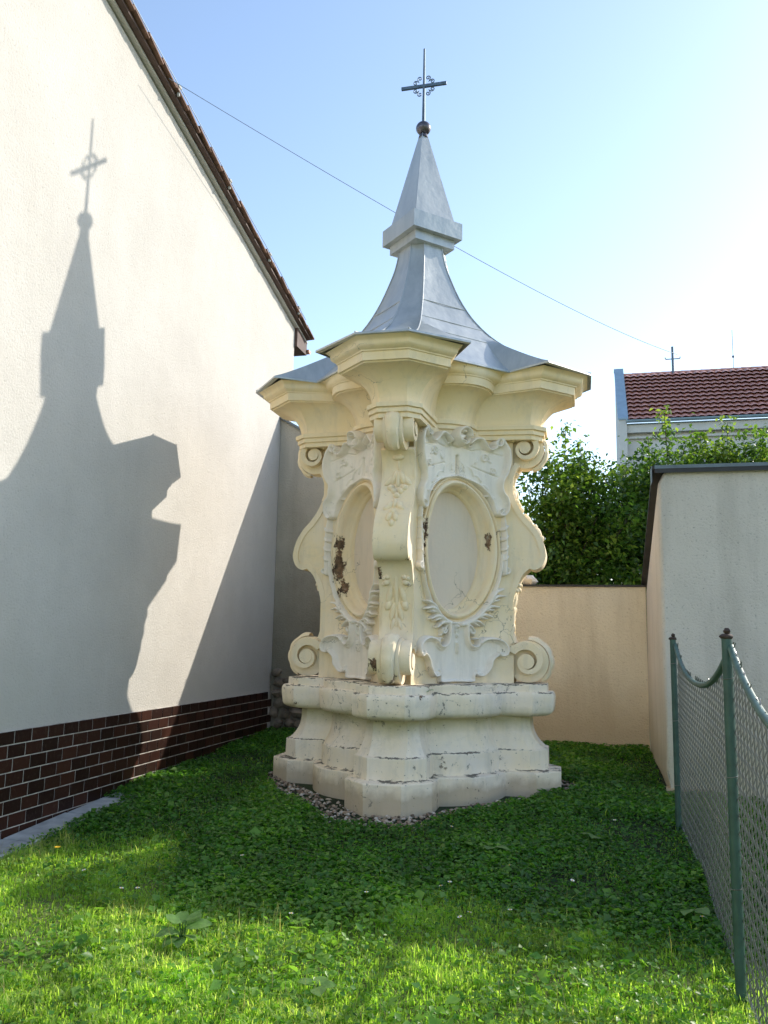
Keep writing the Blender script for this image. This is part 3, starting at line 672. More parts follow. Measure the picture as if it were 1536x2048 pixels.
for k in range(4):
    a = k*math.pi/2; ca, sa = math.cos(a), math.sin(a)
    for sg in (-1, 1):
        pts = []
        for v_ in np.linspace(0.0, 1.0, 30):
            r_, w_, z_ = cub(Cs, v_); pts.append((ca*r_-sa*sg*w_, sa*r_+ca*sg*w_, z_+0.004))
        MB().tube(pts, 0.009, 6).build('ridge_seam', M_ZINC, ROOF, 60)
    b_ = a+math.pi/4; cb, sb = math.cos(b_), math.sin(b_)
    for v_ in (0.40, 0.53, 0.66):
        r_, w_, z_ = cub(Cs, v_); tp = (r_+w_)/math.sqrt(2); sc = (r_-w_)/math.sqrt(2)
        if v_ < .45: tp_m, z_m = cub(Ms, v_)
        else: tp_m, z_m = tp, z_
        MB().tube([(cb*tp-sb*s, sb*tp+cb*s, z_) for s in (-sc*0.98, 0, sc*0.98)] if v_ >= .45 else [(cb*tp_m-sb*s, sb*tp_m+cb*s, z_m+0.002) for s in (-0.4, 0, 0.4)], 0.0045, 5).build('cross_seam', M_ZINC, ROOF)
def sq(h, z): return [(h, 0, z), (0, h, z), (-h, 0, z), (0, -h, z)]
def boxloft(name, L, m, parent, bev=0.0):
    rr = [sq(h, z) for h, z in L]; v = [p for r_ in rr for p in r_]; n = 4
    f = [(j*n+i, j*n+(i+1) % n, (j+1)*n+(i+1) % n, (j+1)*n+i) for j in range(len(L)-1) for i in range(n)]
    f += [(3, 2, 1, 0), tuple((len(L)-1)*n+i for i in range(4))]
    return obj(name, v, f, m, parent)
boxloft('spire_collar', [(.30, 6.17), (.395, 6.185), (.395, 6.296), (.30, 6.30)], M_ZINC, SH)
boxloft('spire_box', [(.33, 6.296), (.489, 6.298), (.489, 6.503), (.42, 6.512)], M_ZINC, SH)
boxloft('spire', [(.405, 6.50), (.385, 6.56), (.05, 7.725)], M_ZINC, SH)
mb = MB(); mb.blob((0, 0, 7.809), .092, .092, .085, 28, 16); mb.tube([(0, 0, 7.68), (0, 0, 7.72)], [.06, .05], 16); mb.build('ball_finial', M_BALL, SH, 60)
mb = MB(); mb.tube([(0.105*math.cos(t), 0.105*math.sin(t), 0) for t in np.linspace(0, 2*math.pi, 24, endpoint=False)], .006, 5, closed=True)
# cross faces along the yard: undo shrine rotation so that its arms lie along X
CRS = MB(); CRS.tube([(0, 0, 7.86), (0, 0, 8.2), (0, 0, 8.89)], [.021, .017, .012], 8); CRZ = CRS.build('cross', M_IRON, SH, 60, rot=(0, 0, -PH))
MB().box(-.285, .285, -.014, .014, 8.362, 8.400).build('cross_arm', M_IRON, CRZ)
for sx in (-1, 1):
    for sz in (-1, 1):
        pts = [(sx*x, 0, 8.381+sz*z) for x, z in spiral(.052, .105, .030, 1.2, -.6, 1, 20, .008)][::-1] + [(sx*x, 0, 8.381+sz*z) for x, z in ((.085, .085), (.06, .055), (.085, .085)[::-1])][1:2] + [(sx*x, 0, 8.381+sz*z) for x, z in spiral(.105, .052, .030, 1.2, math.pi/2+.6, -1, 20, .008)]
        MB().tube(pts, .0065, 5).build('cross_scroll', M_IRON, CRZ, 60)

# ------------------------------------------------------------------ left house
XW = -4.74
HS = thing('rendered_house', 'white rendered house with gable verge and dark brown tiled plinth beside the lawn', 'house', (XW, 6, 0))
def hx(o): return o
def rz_(y): return 6.629 + (12.473-y)*0.2388
AP = 3.0
gp = [(-6.5, -0.8), (12.473, -0.8), (12.473, 6.629), (AP, rz_(AP)), (-6.5, rz_(AP)-(AP+6.5)*0.2388)]
MB().prism([(y-6, z) for y, z in gp], 'x', -9.0, 0.0).build('wall', M_HOUSE, HS)
# plinth: mortar bed with single tiles
TP, TH = 0.2258, 0.1128; ZT = 0.773
PL = MB().box(0.0005, 0.018, -1.3, 6.02, -0.5, ZT).build('plinth', M_MORTAR, HS)
def tile_me(wd, ht):
    b = MB(); x0, x1, e = 0.012, 0.0235, 0.004
    a, c = wd/2, ht/2
    v = [(x0, -a, -c), (x0, a, -c), (x0, a, c), (x0, -a, c), (x1-.003, -a, -c), (x1-.003, a, -c), (x1-.003, a, c), (x1-.003, -a, c), (x1, -a+e, -c+e), (x1, a-e, -c+e), (x1, a-e, c-e), (x1, -a+e, c-e)]
    f = [(0, 1, 5, 4), (1, 2, 6, 5), (2, 3, 7, 6), (3, 0, 4, 7), (4, 5, 9, 8), (5, 6, 10, 9), (6, 7, 11, 10), (7, 4, 8, 11), (8, 9, 10, 11)]
    return b.add(v, f)
t0 = tile_me(TP-0.009, TH-0.009).build('tile', M_TILE, PL); tile_mesh = t0.data; first = True
for row in range(8):
    zc = ZT - TH*(row+0.5); off = 6.223 + (0.5*TP if row % 2 == 0 else 0.0) + (0.04 if row % 2 else 0)
    n0 = int((off-5.0)/TP)
    for i in range(-n0, 40):
        yc = off + i*TP
        if yc > 11.93 or yc < 5.0: continue
        if zc < gz(0, yc)-0.09: continue
        if first: o = t0; first = False
        else:
            o = bpy.data.objects.new('tile', tile_mesh); COL.objects.link(o); o.parent = PL
        o.location = (random.uniform(0, .0012), yc-6, zc); o.rotation_euler = (0, random.uniform(-.01, .01), random.uniform(-.012, .012))
# verge: plastered soffit, clay tiles, metal-trimmed eave box
vl = [(12.95, rz_(12.95)), (AP, rz_(AP))]
RF = MB().prism([(vl[0][0]-6, vl[0][1]+0.02), (vl[1][0]-6, vl[1][1]+0.02), (vl[1][0]-6, vl[1][1]+0.05), (vl[0][0]-6, vl[0][1]+0.05)], 'x', -9.3, 0.06).build('roof', M_HOUSE, HS)
MB().prism([(-12.8, rz_(AP)-3.7), (AP-6, rz_(AP)+0.02), (AP-6, rz_(AP)+0.06), (-12.8, rz_(AP)-3.66)], 'x', -9.3, 0.16).build('rear_slope', M_RTILE, RF)
MB().prism([(12.9-6, rz_(12.9)+0.055), (AP-6, rz_(AP)+0.055), (AP-6, rz_(AP)+0.085), (12.9-6, rz_(12.9)+0.085)], 'x', -9.3, 0.13).build('batten_board', M_WOOD, RF)
tb_ = MB(); prof_t = [(-.105, 0), (-.10, .035), (-.05, .055), (0, .04), (.03, .03), (.08, .045), (.105, .035), (.105, .012), (0, .008), (-.09, .0)]
L_ = .36
vt = [(x, -L_/2*s, z+s*0.016) for s in (-1, 1) for x, z in prof_t]; nt_ = len(prof_t)
tb_.add(vt, [tuple(range(nt_))[::-1], tuple(range(nt_, 2*nt_))] + [(i, (i+1) % nt_, nt_+(i+1) % nt_, nt_+i) for i in range(nt_)])
sl_ang = math.atan(0.2388)
vt0 = tb_.build('verge_tile', M_RTILE, RF); vmesh = vt0.data
yy = 12.78; fst = True
while yy > AP+0.1:
    for col in (0.075, -0.13):
        if fst: o = vt0; fst = False
        else:
            o = bpy.data.objects.new('verge_tile', vmesh); COL.objects.link(o); o.parent = RF
        o.location = (col+random.uniform(-.008, .008), yy-6, rz_(yy)+0.095+random.uniform(-.006, .006)); o.rotation_euler = (-sl_ang+random.uniform(-.02, .02), random.uniform(-.03, .03), random.uniform(-.03, .03))
    yy -= .315
MB().prism([(12.475-6, 6.33), (12.95-6, 6.33), (12.95-6, rz_(12.95)+0.02), (12.475-6, rz_(12.475)+0.02)], 'x', -9.0, 0.05).build('eave_box', M_WOOD, RF)
mb = MB(); pl = [(7.0+0.06*math.cos(t), 6.43+0.06*math.sin(t)) for t in np.linspace(math.pi, 2*math.pi, 12)]
mb.prism(pl, 'x', -9.0, 0.09).build('eave_gutter', simple('copper_gutter', (0.42, 0.24, 0.18), 0.5, 0.2, 9, 0.5), RF)
# lightning conductor along the verge
LC = thing('lightning_conductor', 'thin lightning conductor wire clipped along the roof verge of the white house', 'wire', (XW+0.16, 12.7, rz_(12.7)+0.17))
pts = [(0, y-12.7, rz_(y)-rz_(12.7)+0.02+0.018*math.sin(y*1.3)**2) for y in np.linspace(12.55, 3.2, 60)]
MB().tube(pts, .005, 5).build('conductor_wire', M_IRON, LC)
for y in (12.2, 10.9, 9.45, 8.0, 6.6, 5.2):
    b = MB(); z = rz_(y)-rz_(12.7); b.box(-.014, .014, y-12.7-.012, y-12.7+.012, z-0.10, z+.01); b.box(-.02, .02, y-12.7-.035, y-12.7+.035, z+0.0, z+.028); b.build('clip', M_CONC, LC)
# overhead cable to the far house pole
A_ = Vector((-4.5, 7.635, 7.72)); B_ = Vector((3.20, 32.0, 12.36))
CB = thing('overhead_cable', 'thin dark cable slung from the white house roof to the distant rooftop pole', 'cable', tuple(A_))
pts = [tuple((B_-A_)*t - Vector((0, 0, 0.9*4*t*(1-t)*0.35))) for t in np.linspace(0, 1, 60)]
MB().tube(pts, list(np.linspace(.0035, .012, 60)), 5).build('cable', M_IRON, CB)

# ------------------------------------------------------------------ rear gable wall and garden wall
GW = thing('gable_wall', 'tall grey weathered roughcast wall with sloping top behind the shrine', 'wall', (-3.0, 12.0, 0.1))
XE = -1.12; zt = lambda x: 4.965 - 0.585*(x+4.74)
def gw(x, z): return (x+3.0, z-0.1)
MB().prism([gw(-4.735, -0.3), gw(XE, -0.3), gw(XE, zt(XE)), gw(-4.735, zt(-4.735))], 'y', 0.0, 0.42).build('wall', M_GABLE, GW)
MB().prism([gw(-4.735, zt(-4.735)+.003), gw(XE+.05, zt(XE+.05)+.003), gw(XE+.05, zt(XE+.05)+.045), gw(-4.735, zt(-4.735)+.045)], 'y', -0.05, 0.47).build('coping', M_FLASH, GW)
for i in range(26):
    col = i % 4; row = i//4
    x = -4.66+0.17*col+random.uniform(-.03, .03)+(0.07 if row % 2 else 0); z = 0.16+row*0.15+random.uniform(-.02, .02)
    if z > 1.1-0.15*col+0.1: continue
    b = MB(); b.blob((0, 0, 0), random.uniform(.075, .11), random.uniform(.05, .085), random.uniform(.06, .085), 9, 6, 0.22, Matrix.Rotation(random.uniform(-.4, .4), 3, 'Y'))
    b.build('stone', M_STONE, GW, 45, loc=(x+3.0, -0.01, z-0.1))
YW = thing('garden_wall', 'low ochre plastered garden wall with thin metal edge between shrine and grey outbuilding', 'wall', (-0.2, 11.92, 0.1))
MB().box(XE+.2, .679+.2, 0.0, .30, -.4, 2.345-.1).build('wall', M_YELLOW, YW)
cpv = MB(); n_ = 24
for i in range(n_): pass
V_ = []
for i in range(n_+1):
    x = XE+.22 + (1.775)*i/n_; dz = 0.006*mnoise.noise(Vector((x*3, 1, 2)))
    for (y, z) in ((-.035, 2.248), (-.035, 2.272), (.33, 2.29), (.33, 2.25)): V_.append((x, y, z+dz))
F_ = [(i*4+j, i*4+(j+1) % 4, (i+1)*4+(j+1) % 4, (i+1)*4+j) for i in range(n_) for j in range(4)] + [(3, 2, 1, 0), tuple(n_*4+j for j in range(4))]
cpv.add(V_, F_).build('metal_coping', M_DARK, YW)
b = MB(); b.blob((0, 0, 0), .11, .09, .075, 10, 7, 0.18); o = b.build('loose_stone', MS_BASE, None, 40, loc=(-0.885, 11.98, 2.435)); tag(o, 'pale lump of stone lying on the end of the ochre wall', 'stone')

# ------------------------------------------------------------------ right outbuilding
OX, OY = 0.682, 9.30
OB = thing('grey_outbuilding', 'grey cement roughcast outbuilding wall with metal coping behind the wire fence', 'outbuilding', (OX, OY, 0))
def rounded_wall():
    b = MB(); v = []; f = []; rr = 0.05; prof_ = [(0, 2.64), (0, rr)] + [(rr-rr*math.cos(t), rr-rr*math.sin(t)) for t in np.linspace(.3, math.pi/2, 6)] + [(9.0, 0)]
    zs = np.concatenate([[-.4, 0.16, 0.30, 0.8, 1.4, 2.2, 2.9, 3.30], [3.40, 3.44]])
    for j, z in enumerate(zs):
        for i, (x, y) in enumerate(prof_):
            lean = 0.018*mnoise.noise(Vector((i*.2, z*1.1, 4))); rec = 0.035 if z < 0.17 else 0
            cut = max(0, z-3.3)*0.5 if x < 0.2 else 0
            zz = z if y < 1 else -.4+(z+.4)*(2.37+.4)/(3.44+.4)
            v.append((x+lean+rec*(1 if x < 1 else 0)+cut, y+rec*(1 if y < 1 and x > .02 else 0), zz))
    m_ = len(prof_)
    for j in range(len(zs)-1):
        for i in range(m_-1): f.append((j*m_+i, j*m_+i+1, (j+1)*m_+i+1, (j+1)*m_+i))
    b.add(v, f); b.v += [(0.06, 2.64, 2.37), (9.0, 2.64, 2.37), (9.0, 2.64, -.4), (0, 2.64, -.4)]
    t_ = len(v); top = (len(zs)-1)*m_
    b.f += [tuple(range(top, top+m_)) + (t_+1, t_)]
    b.f += [(t_, t_+1, t_+2, t_+3)]
    return b
wob = rounded_wall().build('wall', M_GREY, OB, 40)
MB().prism([(-.055, 3.446), (2.72, 2.345), (2.72, 2.385), (-.055, 3.480)], 'x', -.055, 9.05).build('lean_to_roof', M_DARK, OB)
MB().box(-.03, 9.05, -.068, -.056, 3.445, 3.482).build('metal_coping', M_FLASH, OB)
MB().box(-.03, 9.05, -.064, -.0565, 3.40, 3.444).build('drip_edge', M_DARK, OB)
MB().box(-.062, -.056, -.05, .14, 3.30, 3.47).build('end_flashing', M_FLASH, OB)
for i, (x, z) in enumerate(((.075, .13), (.10, .065), (.31, .135), (.28, .06))):
    bx = MB().box(-.105, .105, -.05, .05, -.03, .03); bo = bx.build('brick', M_BRICK, OB); bo.location = (x+.03, .055, z-0.03); bo.rotation_euler = (random.uniform(-.06, .06), random.uniform(-.05, .05), random.uniform(-.08, .08))

# ------------------------------------------------------------------ chain-link fence
FX = 0.69
FN = thing('chain_link_fence', 'sagging chain link fence with green posts along the right edge of the lawn', 'fence', (FX, 6.4, 0))
POSTS = [8.0, 4.8, 1.6]
def top_z(y):
    for a, b, sag, z0, z1 in ((8.0, 4.8, .27, 1.585, 1.585), (4.8, 1.6, .34, 1.585, 1.55)):
        if b <= y <= a:
            u = (a-y)/(a-b); return z0+(z1-z0)*u - sag*(1-abs(2*u-1)**2.3)
    return 1.5
for y in POSTS:
    g = float(gz(FX, y)); b = MB(); b.tube([(0, 0, g-.15), (0, 0, 1.63)], .0265, 14)
    P_ = b.build('post', M_POST, FN, 50, loc=(-.012, y-6.4, 0))
    c = MB(); c.blob((0, 0, 1.638), .037, .035, .017, 10, 6, 0.15); c.blob((.004, 0, 1.668), .018, .02, .017, 8, 6, 0.2); c.build('cap', M_RUST, P_, 60)
    for z in (0.35, 0.9, 1.4): MB().tube([(.028*math.cos(t)+.0, .028*math.sin(t), z+.004*t) for t in np.linspace(0, 2*math.pi, 13)], .0025, 4).build('tie_wire', M_WIRE, P_)
def mesh_panel(ya, yb):
    pitch = .046; b = MB(); wr = .0030; V = []; F = []
    n = int((ya-yb)/pitch); stepz = .042
    for i in range(n):
        y0 = ya-.02-(i+.5)*pitch; amp = pitch*.53
        zt_ = top_z(y0)+.046+random.uniform(-.006, .012); zb = float(gz(FX, y0))+.02
        k = int((zt_-zb)/stepz); pts = []
        for j in range(k+1):
            z = zb + j*stepz; s = 1 if j % 2 else -1
            bow = 0.018*math.sin(y0*2.1+z*1.4)
            pts.append((0.022+0.003*s*(1 if i % 2 else -1)+bow*.6, y0+s*amp-6.4+0.004*math.sin(z*5+y0*3), z))
        base = len(V)
        for j, p in enumerate(pts):
            for q in range(4):
                t = math.pi/4+math.pi/2*q; V.append((p[0]+wr*1.35*math.cos(t), p[1]+wr*1.35*math.sin(t), p[2]))
        for j in range(len(pts)-1):
            for q in range(4): F.append((base+j*4+q, base+j*4+(q+1) % 4, base+(j+1)*4+(q+1) % 4, base+(j+1)*4+q))
    return raw_me('wire_mesh', np.array(V), np.array(F))
for ya, yb in ((8.0, 4.8), (4.8, 1.6)):
    o = obj_me('wire_mesh', mesh_panel(ya, yb), M_WIRE, FN, kind='stuff')
    MB().tube([(.006, y-6.4, top_z(y)) for y in np.linspace(ya, yb, 40)], .0195, 8).build('top_rail', M_RAIL, FN, 60)
    for zz in (.55, 1.05): MB().tube([(.02, y-6.4, zz+.02*math.sin(y)) for y in np.linspace(ya, yb, 20)], .0018, 4).build('tension_wire', M_WIRE, FN)

# ------------------------------------------------------------------ trees behind the wall
def tree(name, label, base, tips, nleaf, group, seed, lsize=(.055, .12), shoots=()):
    rg = np.random.default_rng(seed); rnd = random.Random(seed)
    T = thing(name, label, 'tree', base, group=group)
    b = MB(); bx, by, bz = base
    top = (rnd.uniform(-.1, .1), rnd.uniform(-.1, .1), 1.5)
    b.tube([(0, 0, -.3), (.05, .02, .6), top], [.13, .10, .075], 8)
    ends = []
    for (cx_, cy_, cz_, rx, ry, rz2, nb) in tips:
        for _ in range(nb):
            th = rnd.uniform(0, 2*math.pi); u = rnd.uniform(-.75, 1); rr = rnd.uniform(.45, 1)
            e = Vector((cx_-bx+rx*rr*math.cos(th)*math.sqrt(1-u*u), cy_-by+ry*rr*math.sin(th)*math.sqrt(1-u*u), cz_-bz+rz2*rr*u))
            m_ = Vector(top).lerp(e, .5)+Vector((rnd.uniform(-.15, .15), rnd.uniform(-.15, .15), rnd.uniform(.0, .3)))
            b.tube([top, tuple(m_), tuple(e)], [.034, .018, .005], 5, caps=False)
            ends.append((e, 1.0)); ends.append((m_.lerp(e, .5), .9))
    for (sx, sy, sz, hh) in shoots:
        p0 = Vector((sx-bx, sy-by, sz-bz-.5)); p1 = Vector((sx-bx+rnd.uniform(-.05, .05), sy-by, sz-bz+hh))
        b.tube([tuple(p0), tuple(p1)], [.012, .004], 5)
        for t in np.linspace(.2, 1, 6): ends.append((p0.lerp(p1, t), .42))
    b.build('trunk', M_BARK, T, 60)
    C = np.array([e for e, s in ends]); S = np.array([s for e, s in ends]); wts = S**2; wts /= wts.sum()
    idx = rg.choice(len(C), nleaf, p=wts)
    p = C[idx] + rg.normal(0, 1, (nleaf, 3))*np.array([.20, .20, .17])*S[idx][:, None]
    # leaf: pointed oval folded along its midrib
    L = rg.uniform(*lsize, nleaf); W = L*rg.uniform(.55, .75, nleaf)
    az = rg.uniform(0, 2*np.pi, nleaf); el = rg.normal(-.45, .45, nleaf)
    d = np.stack([np.cos(az)*np.cos(el), np.sin(az)*np.cos(el), np.sin(el)], 1)
    upv = np.stack([rg.normal(0, .45, nleaf), rg.normal(0, .45, nleaf), np.ones(nleaf)], 1)
    sd_ = np.cross(d, upv); sd_ /= np.linalg.norm(sd_, axis=1)[:, None]; nn = np.cross(sd_, d)
    Lc, Wc = L[:, None], W[:, None]
    v0 = p; v1 = p+d*Lc*.42+sd_*Wc*.5+nn*Lc*.07; v2 = p+d*Lc+nn*-Lc*.06; v3 = p+d*Lc*.42-sd_*Wc*.5+nn*Lc*.07
    V = np.stack([v0, v1, v2, v3], 1).reshape(-1, 3); k = np.arange(nleaf)*4
    Q = np.stack([np.stack([k, k+1, k+2], 1), np.stack([k, k+2, k+3], 1)], 1).reshape(-1, 3)
    me = raw_me('crown', V, Q); a = me.attributes.new('shade', 'FLOAT', 'POINT')
    clump = rg.uniform(.0, .75, len(C))[idx]; a.data.foreach_set('value', np.repeat(np.clip(clump+rg.normal(0, .2, nleaf), 0, 1), 4).astype(np.float32))
    obj_me('crown', me, M_LEAF, T, kind='stuff')
    return T
gzb = float(gz(0, 13.5))
tree('broadleaf_tree', 'dense green tree with one rounded peak just right of the shrine, behind the ochre wall', (-0.6, 14.2, gzb), [(-.55, 14.2, 4.05, .85, .8, .95, 22), (-.9, 14.3, 3.0, .95, .9, .9, 22), (.15, 14.0, 3.1, .8, .8, .85, 20), (-.3, 13.6, 2.4, 1.1, .5, .5, 16)], 23000, 'trees behind the garden wall', 11, shoots=[(-.45, 14.2, 4.9, .3), (-.2, 14.2, 4.6, .35), (-.75, 14.2, 4.6, .3)])
tree('broadleaf_tree', 'green tree in front of the distant white wall, left of the outbuilding coping', (0.9, 14.9, gzb), [(.55, 14.7, 3.75, .75, .7, .85, 20), (1.35, 15.0, 4.40, .8, .8, .72, 22), (.9, 14.6, 3.1, .9, .8, .9, 16), (.8, 13.9, 2.4, .9, .5, .5, 14)], 21000, 'trees behind the garden wall', 12, shoots=[(1.28, 14.9, 5.1, .5), (1.0, 14.9, 4.75, .35), (1.85, 15, 4.8, .35)])
tree('broadleaf_tree', 'yellow green tree rising above the metal coping of the grey outbuilding', (2.6, 15.2, gzb), [(2.3, 15.1, 4.36, .75, .7, .75, 20), (3.0, 15.3, 4.32, .8, .8, .8, 18), (2.6, 15.1, 3.4, .9, .9, .8, 12)], 17000, 'trees behind the garden wall', 13, shoots=[(2.25, 15.1, 4.95, .45), (1.7, 15.0, 4.75, .3), (2.8, 15.1, 4.9, .35)])

# ------------------------------------------------------------------ distant house with red roof
FY = 32.0
FH = thing('distant_house', 'distant pale house with red tiled roof and blue grey gutter beyond the trees', 'house', (1.0, FY, 0.0))
M_FWALL = simple('pale_render', (0.62, 0.60, 0.57), 0.9, 0.06, 2)
M_FGUT = simple('blue_grey_metal', (0.26, 0.36, 0.44), 0.5, 0.1, 3, 0.2)
M_FTILE = simple('red_roof_tile', (0.54, 0.25, 0.19), 0.45, 0.4, 6.5)
MB().box(0.30, 16, 0.35, 9, -.4, 9.55).build('wall', M_FWALL, FH)
MB().box(0.25, 16.1, 0.06, 0.349, 9.42, 9.72).build('cornice', M_FWALL, FH)
MB().box(0.27, 16.05, 0.20, 0.3495, 9.22, 9.30).build('string_course', M_FWALL, FH)
mb = MB(); mb.prism([(-.10+.1*math.cos(t), 9.86+.10*math.sin(t)) for t in np.linspace(math.pi, 2*math.pi, 10)], 'x', 0.28, 16.2).build('gutter', M_FGUT, FH)
MB().box(0.24, 16.12, -.03, 0.36, 9.724, 9.755).build('flashing', M_FGUT, FH)
sl = math.atan2(2.87, 3.5); LR = 4.6
RT = obj('roof', [(0.32, 0, 9.85), (16, 0, 9.85), (16, 3.5, 12.72), (.32, 3.5, 12.72)], [(0, 1, 2, 3)], M_FTILE, FH)
rows, cols = 12, 56; V = []; Q = []
for r_ in range(rows):
    u0 = (r_-.22)/rows; u1 = (r_+1)/rows
    for c in range(cols*4+1):
        x = 0.36+15.5*c/(cols*4)
        h = 0.05*[0, .8, 1, .5][c % 4]
        for u, lift in ((u0, .13), (u1, .02)): V.append((x, u*3.5-math.sin(sl)*(lift+h), 9.85+u*2.87+math.cos(sl)*(lift+h)))
    b0 = r_*(cols*4+1)*2
    for c in range(cols*4): Q.append((b0+2*c, b0+2*c+2, b0+2*c+3, b0+2*c+1))
obj_me('roof_tiles', raw_me('roof_tiles', np.array(V), np.array(Q)), M_FTILE, RT, kind='stuff')
rb = MB(); rb.prism([(.13*math.cos(t), .11*math.sin(t)) for t in np.linspace(0, math.pi, 8)], 'x', -.2, .2)
rt0 = rb.build('ridge_tile', M_FTILE, RT); rmesh = rt0.data
for i in range(40):
    o = rt0 if i == 0 else bpy.data.objects.new('ridge_tile', rmesh)
    if i: COL.objects.link(o); o.parent = RT
    o.location = (.52+i*.39, 3.52, 12.72); o.rotation_euler = (0, .03, 0)
MB().prism([(-.05, 8.0), (-.05, 9.95), (3.6, 13.0), (3.9, 13.0), (3.9, 8.0)], 'x', 0.02, 0.31).build('fire_wall', M_FWALL, FH)
MB().prism([(-.1, 9.9), (3.58, 13.02), (3.95, 13.02), (3.95, 13.08), (3.56, 13.08), (-.1, 9.97)], 'x', -.02, 0.36).build('fire_wall_cap', M_FGUT, FH)
PO = thing('rooftop_pole', 'dark service pole with crossbar standing on the distant red roof', 'pole', (3.35, FY+3.4, 12.7))
MB().tube([(0, 0, 0), (0, 0, 1.15)], .05, 8).build('mast', M_IRON, PO)
MB().tube([(-.28, 0, .62), (.28, 0, .62)], .022, 6).build('crossbar', M_IRON, PO)
for s in (-1, 1): MB().tube([(s*.28, 0, .62), (s*.3, 0, .70)], .03, 6).build('insulator', M_FWALL, PO)
PA = thing('lightning_rod', 'thin lightning rod standing on the distant red roof ridge', 'rod', (5.72, FY+3.5, 12.75))
MB().tube([(0, 0, 0), (0, 0, 1.7)], .013, 5).build('rod', M_IRON, PA); MB().blob((0, 0, .55), .05, .05, .06).build('fitting', M_IRON, PA)

# ------------------------------------------------------------------ concrete paving strip, gravel
PV = MB().box(XW+.03, XW+.32, 5.2, 8.1, -.6, -.28).build('paving', M_SOIL, None, kind='structure')
for i, (ya, yb) in enumerate(((5.3, 6.13), (6.15, 7.0), (7.02, 7.86))):
    zc = float(gz(0, (ya+yb)/2)); v = MB(); hl = (yb-ya)/2
    v.box(-.15, .15, -hl, hl, -.05, .0); o = v.build('slab', M_CONC, PV); o.location = (XW+.185, (ya+yb)/2, zc+.035); o.rotation_euler = (math.atan(SL), 0, random.uniform(-.02, .02))
    md = o.modifiers.new('b', 'BEVEL'); md.width = .008; md.segments = 2
def plinth_dist(x, y):
    """distance outside the shrine plinth (chamfered square), negative inside"""
    dx, dy = x-CX, y-CY; a = PH; u = dx*np.cos(a)+dy*np.sin(a); v = -dx*np.sin(a)+dy*np.cos(a)
    c = math.sqrt(.5); p, q = abs((u+v)*c), abs((u-v)*c)
    return np.maximum(np.maximum(p, q)-1.24, np.maximum(abs(u), abs(v))-1.575)
def gravel_w(x, y):
    """width of gravel border round the shrine, wider on the front left"""
    dx, dy = x-CX, y-CY; a = np.arctan2(dy, dx)
    return 0.12 + 0.34*np.exp(-((a+2.1)/.65)**2) + 0.16*np.exp(-((a+1.3)/.35)**2) + 0.06*np.sin(a*7)+0.04*np.sin(a*13+1)
def peb_mat():
    m, n, l, b = new_mat('pebbles'); att = n.new('ShaderNodeAttribute'); att.attribute_name = 'shade'
    r = ramp(n, l, att.outputs['Fac'], [(0, (.10, .07, .045)), (.35, (.27, .19, .13)), (.75, (.40, .32, .24)), (1, (.60, .54, .46))])
    l.new(r.outputs[0], b.inputs['Base Color']); b.inputs['Roughness'].default_value = .85; return m
N = 9000; px = rng.uniform(-4.0, .4, N); py = rng.uniform(6.9, 11.2, N); dd = plinth_dist(px, py); ok = (dd > -.02) & (dd < gravel_w(px, py)*rng.uniform(.75, 1.1, N)); px, py = px[ok], py[ok]; n = len(px)
ico = np.array([(0, 0, 1), (.9, 0, .4), (.28, .85, .45), (-.72, .53, .45), (-.72, -.53, .45), (.28, -.85, .45), (.72, .53, -.4), (-.28, .85, -.4), (-.9, 0, -.4), (-.28, -.85, -.4), (.72, -.53, -.4), (0, 0, -1)])
icf = np.array([(0, 1, 2), (0, 2, 3), (0, 3, 4), (0, 4, 5), (0, 5, 1), (1, 6, 2), (2, 7, 3), (3, 8, 4), (4, 9, 5), (5, 10, 1), (6, 7, 2), (7, 8, 3), (8, 9, 4), (9, 10, 5), (10, 6, 1)])
sz = rng.uniform(.010, .026, n); ang = rng.uniform(0, 6.28, n); sh = ico[None]*rng.uniform(.65, 1.2, (n, 12, 1))
sx = sh[:, :, 0]*sz[:, None]*rng.uniform(.9, 1.6, n)[:, None]; sy = sh[:, :, 1]*sz[:, None]; s3 = sh[:, :, 2]*sz[:, None]*.65
V = np.stack([px[:, None]+sx*np.cos(ang)[:, None]-sy*np.sin(ang)[:, None], py[:, None]+sx*np.sin(ang)[:, None]+sy*np.cos(ang)[:, None], (gz(px, py)+.006+rng.uniform(0, .02, n))[:, None]+s3], -1).reshape(-1, 3)
Q = (icf[None]+(np.arange(n)*12)[:, None, None]).reshape(-1, 3)
me = raw_me('gravel', V, Q); a = me.attributes.new('shade', 'FLOAT', 'POINT'); a.data.foreach_set('value', np.repeat(rng.uniform(0, 1, n), 12).astype(np.float32))
tag(obj_me('gravel', me, peb_mat(), kind='stuff'), 'pale gravel strewn around the foot of the shrine', 'gravel')

# ------------------------------------------------------------------ lawn
def yard_ok(x, y, pad=0.0):
    dd = plinth_dist(x, y); g = (dd > gravel_w(x, y)*0.8+pad)
    pav = (x < XW+.30) & (y > 5.2) & (y < 7.6)
    return g & ~pav & (x > XW+.02) & ((x < OX-.01) | ((y < 9.25) & (x < 4)))
def vnoise(x, y, sc, seed): return np.array([mnoise.noise(Vector((a*sc, b*sc, seed))) for a, b in zip(x, y)])
def fan_pts(n, y0, y1, rg):
    """points in the yard, denser near the camera"""
    u = rg.uniform(0, 1, n); y = y0*(y1/y0)**u; x = rg.uniform(XW, 1.6, n); return x, y
def sunlit_lawn_zone(x, y):
    """1: bright grass in the sun, small: dark clover in shade; colour paints the light"""
    ed = 5.55 + 0.75*np.clip((-2.6-x)/.8, 0, 1) - .25*np.sin(x*2.1) + .35*np.sin(x*5.3+1)*.4  # edge kept just behind the cast shadow, so plant colour repeats sun and shade
    return np.clip((ed-y)/.7+.5, .10, 1)
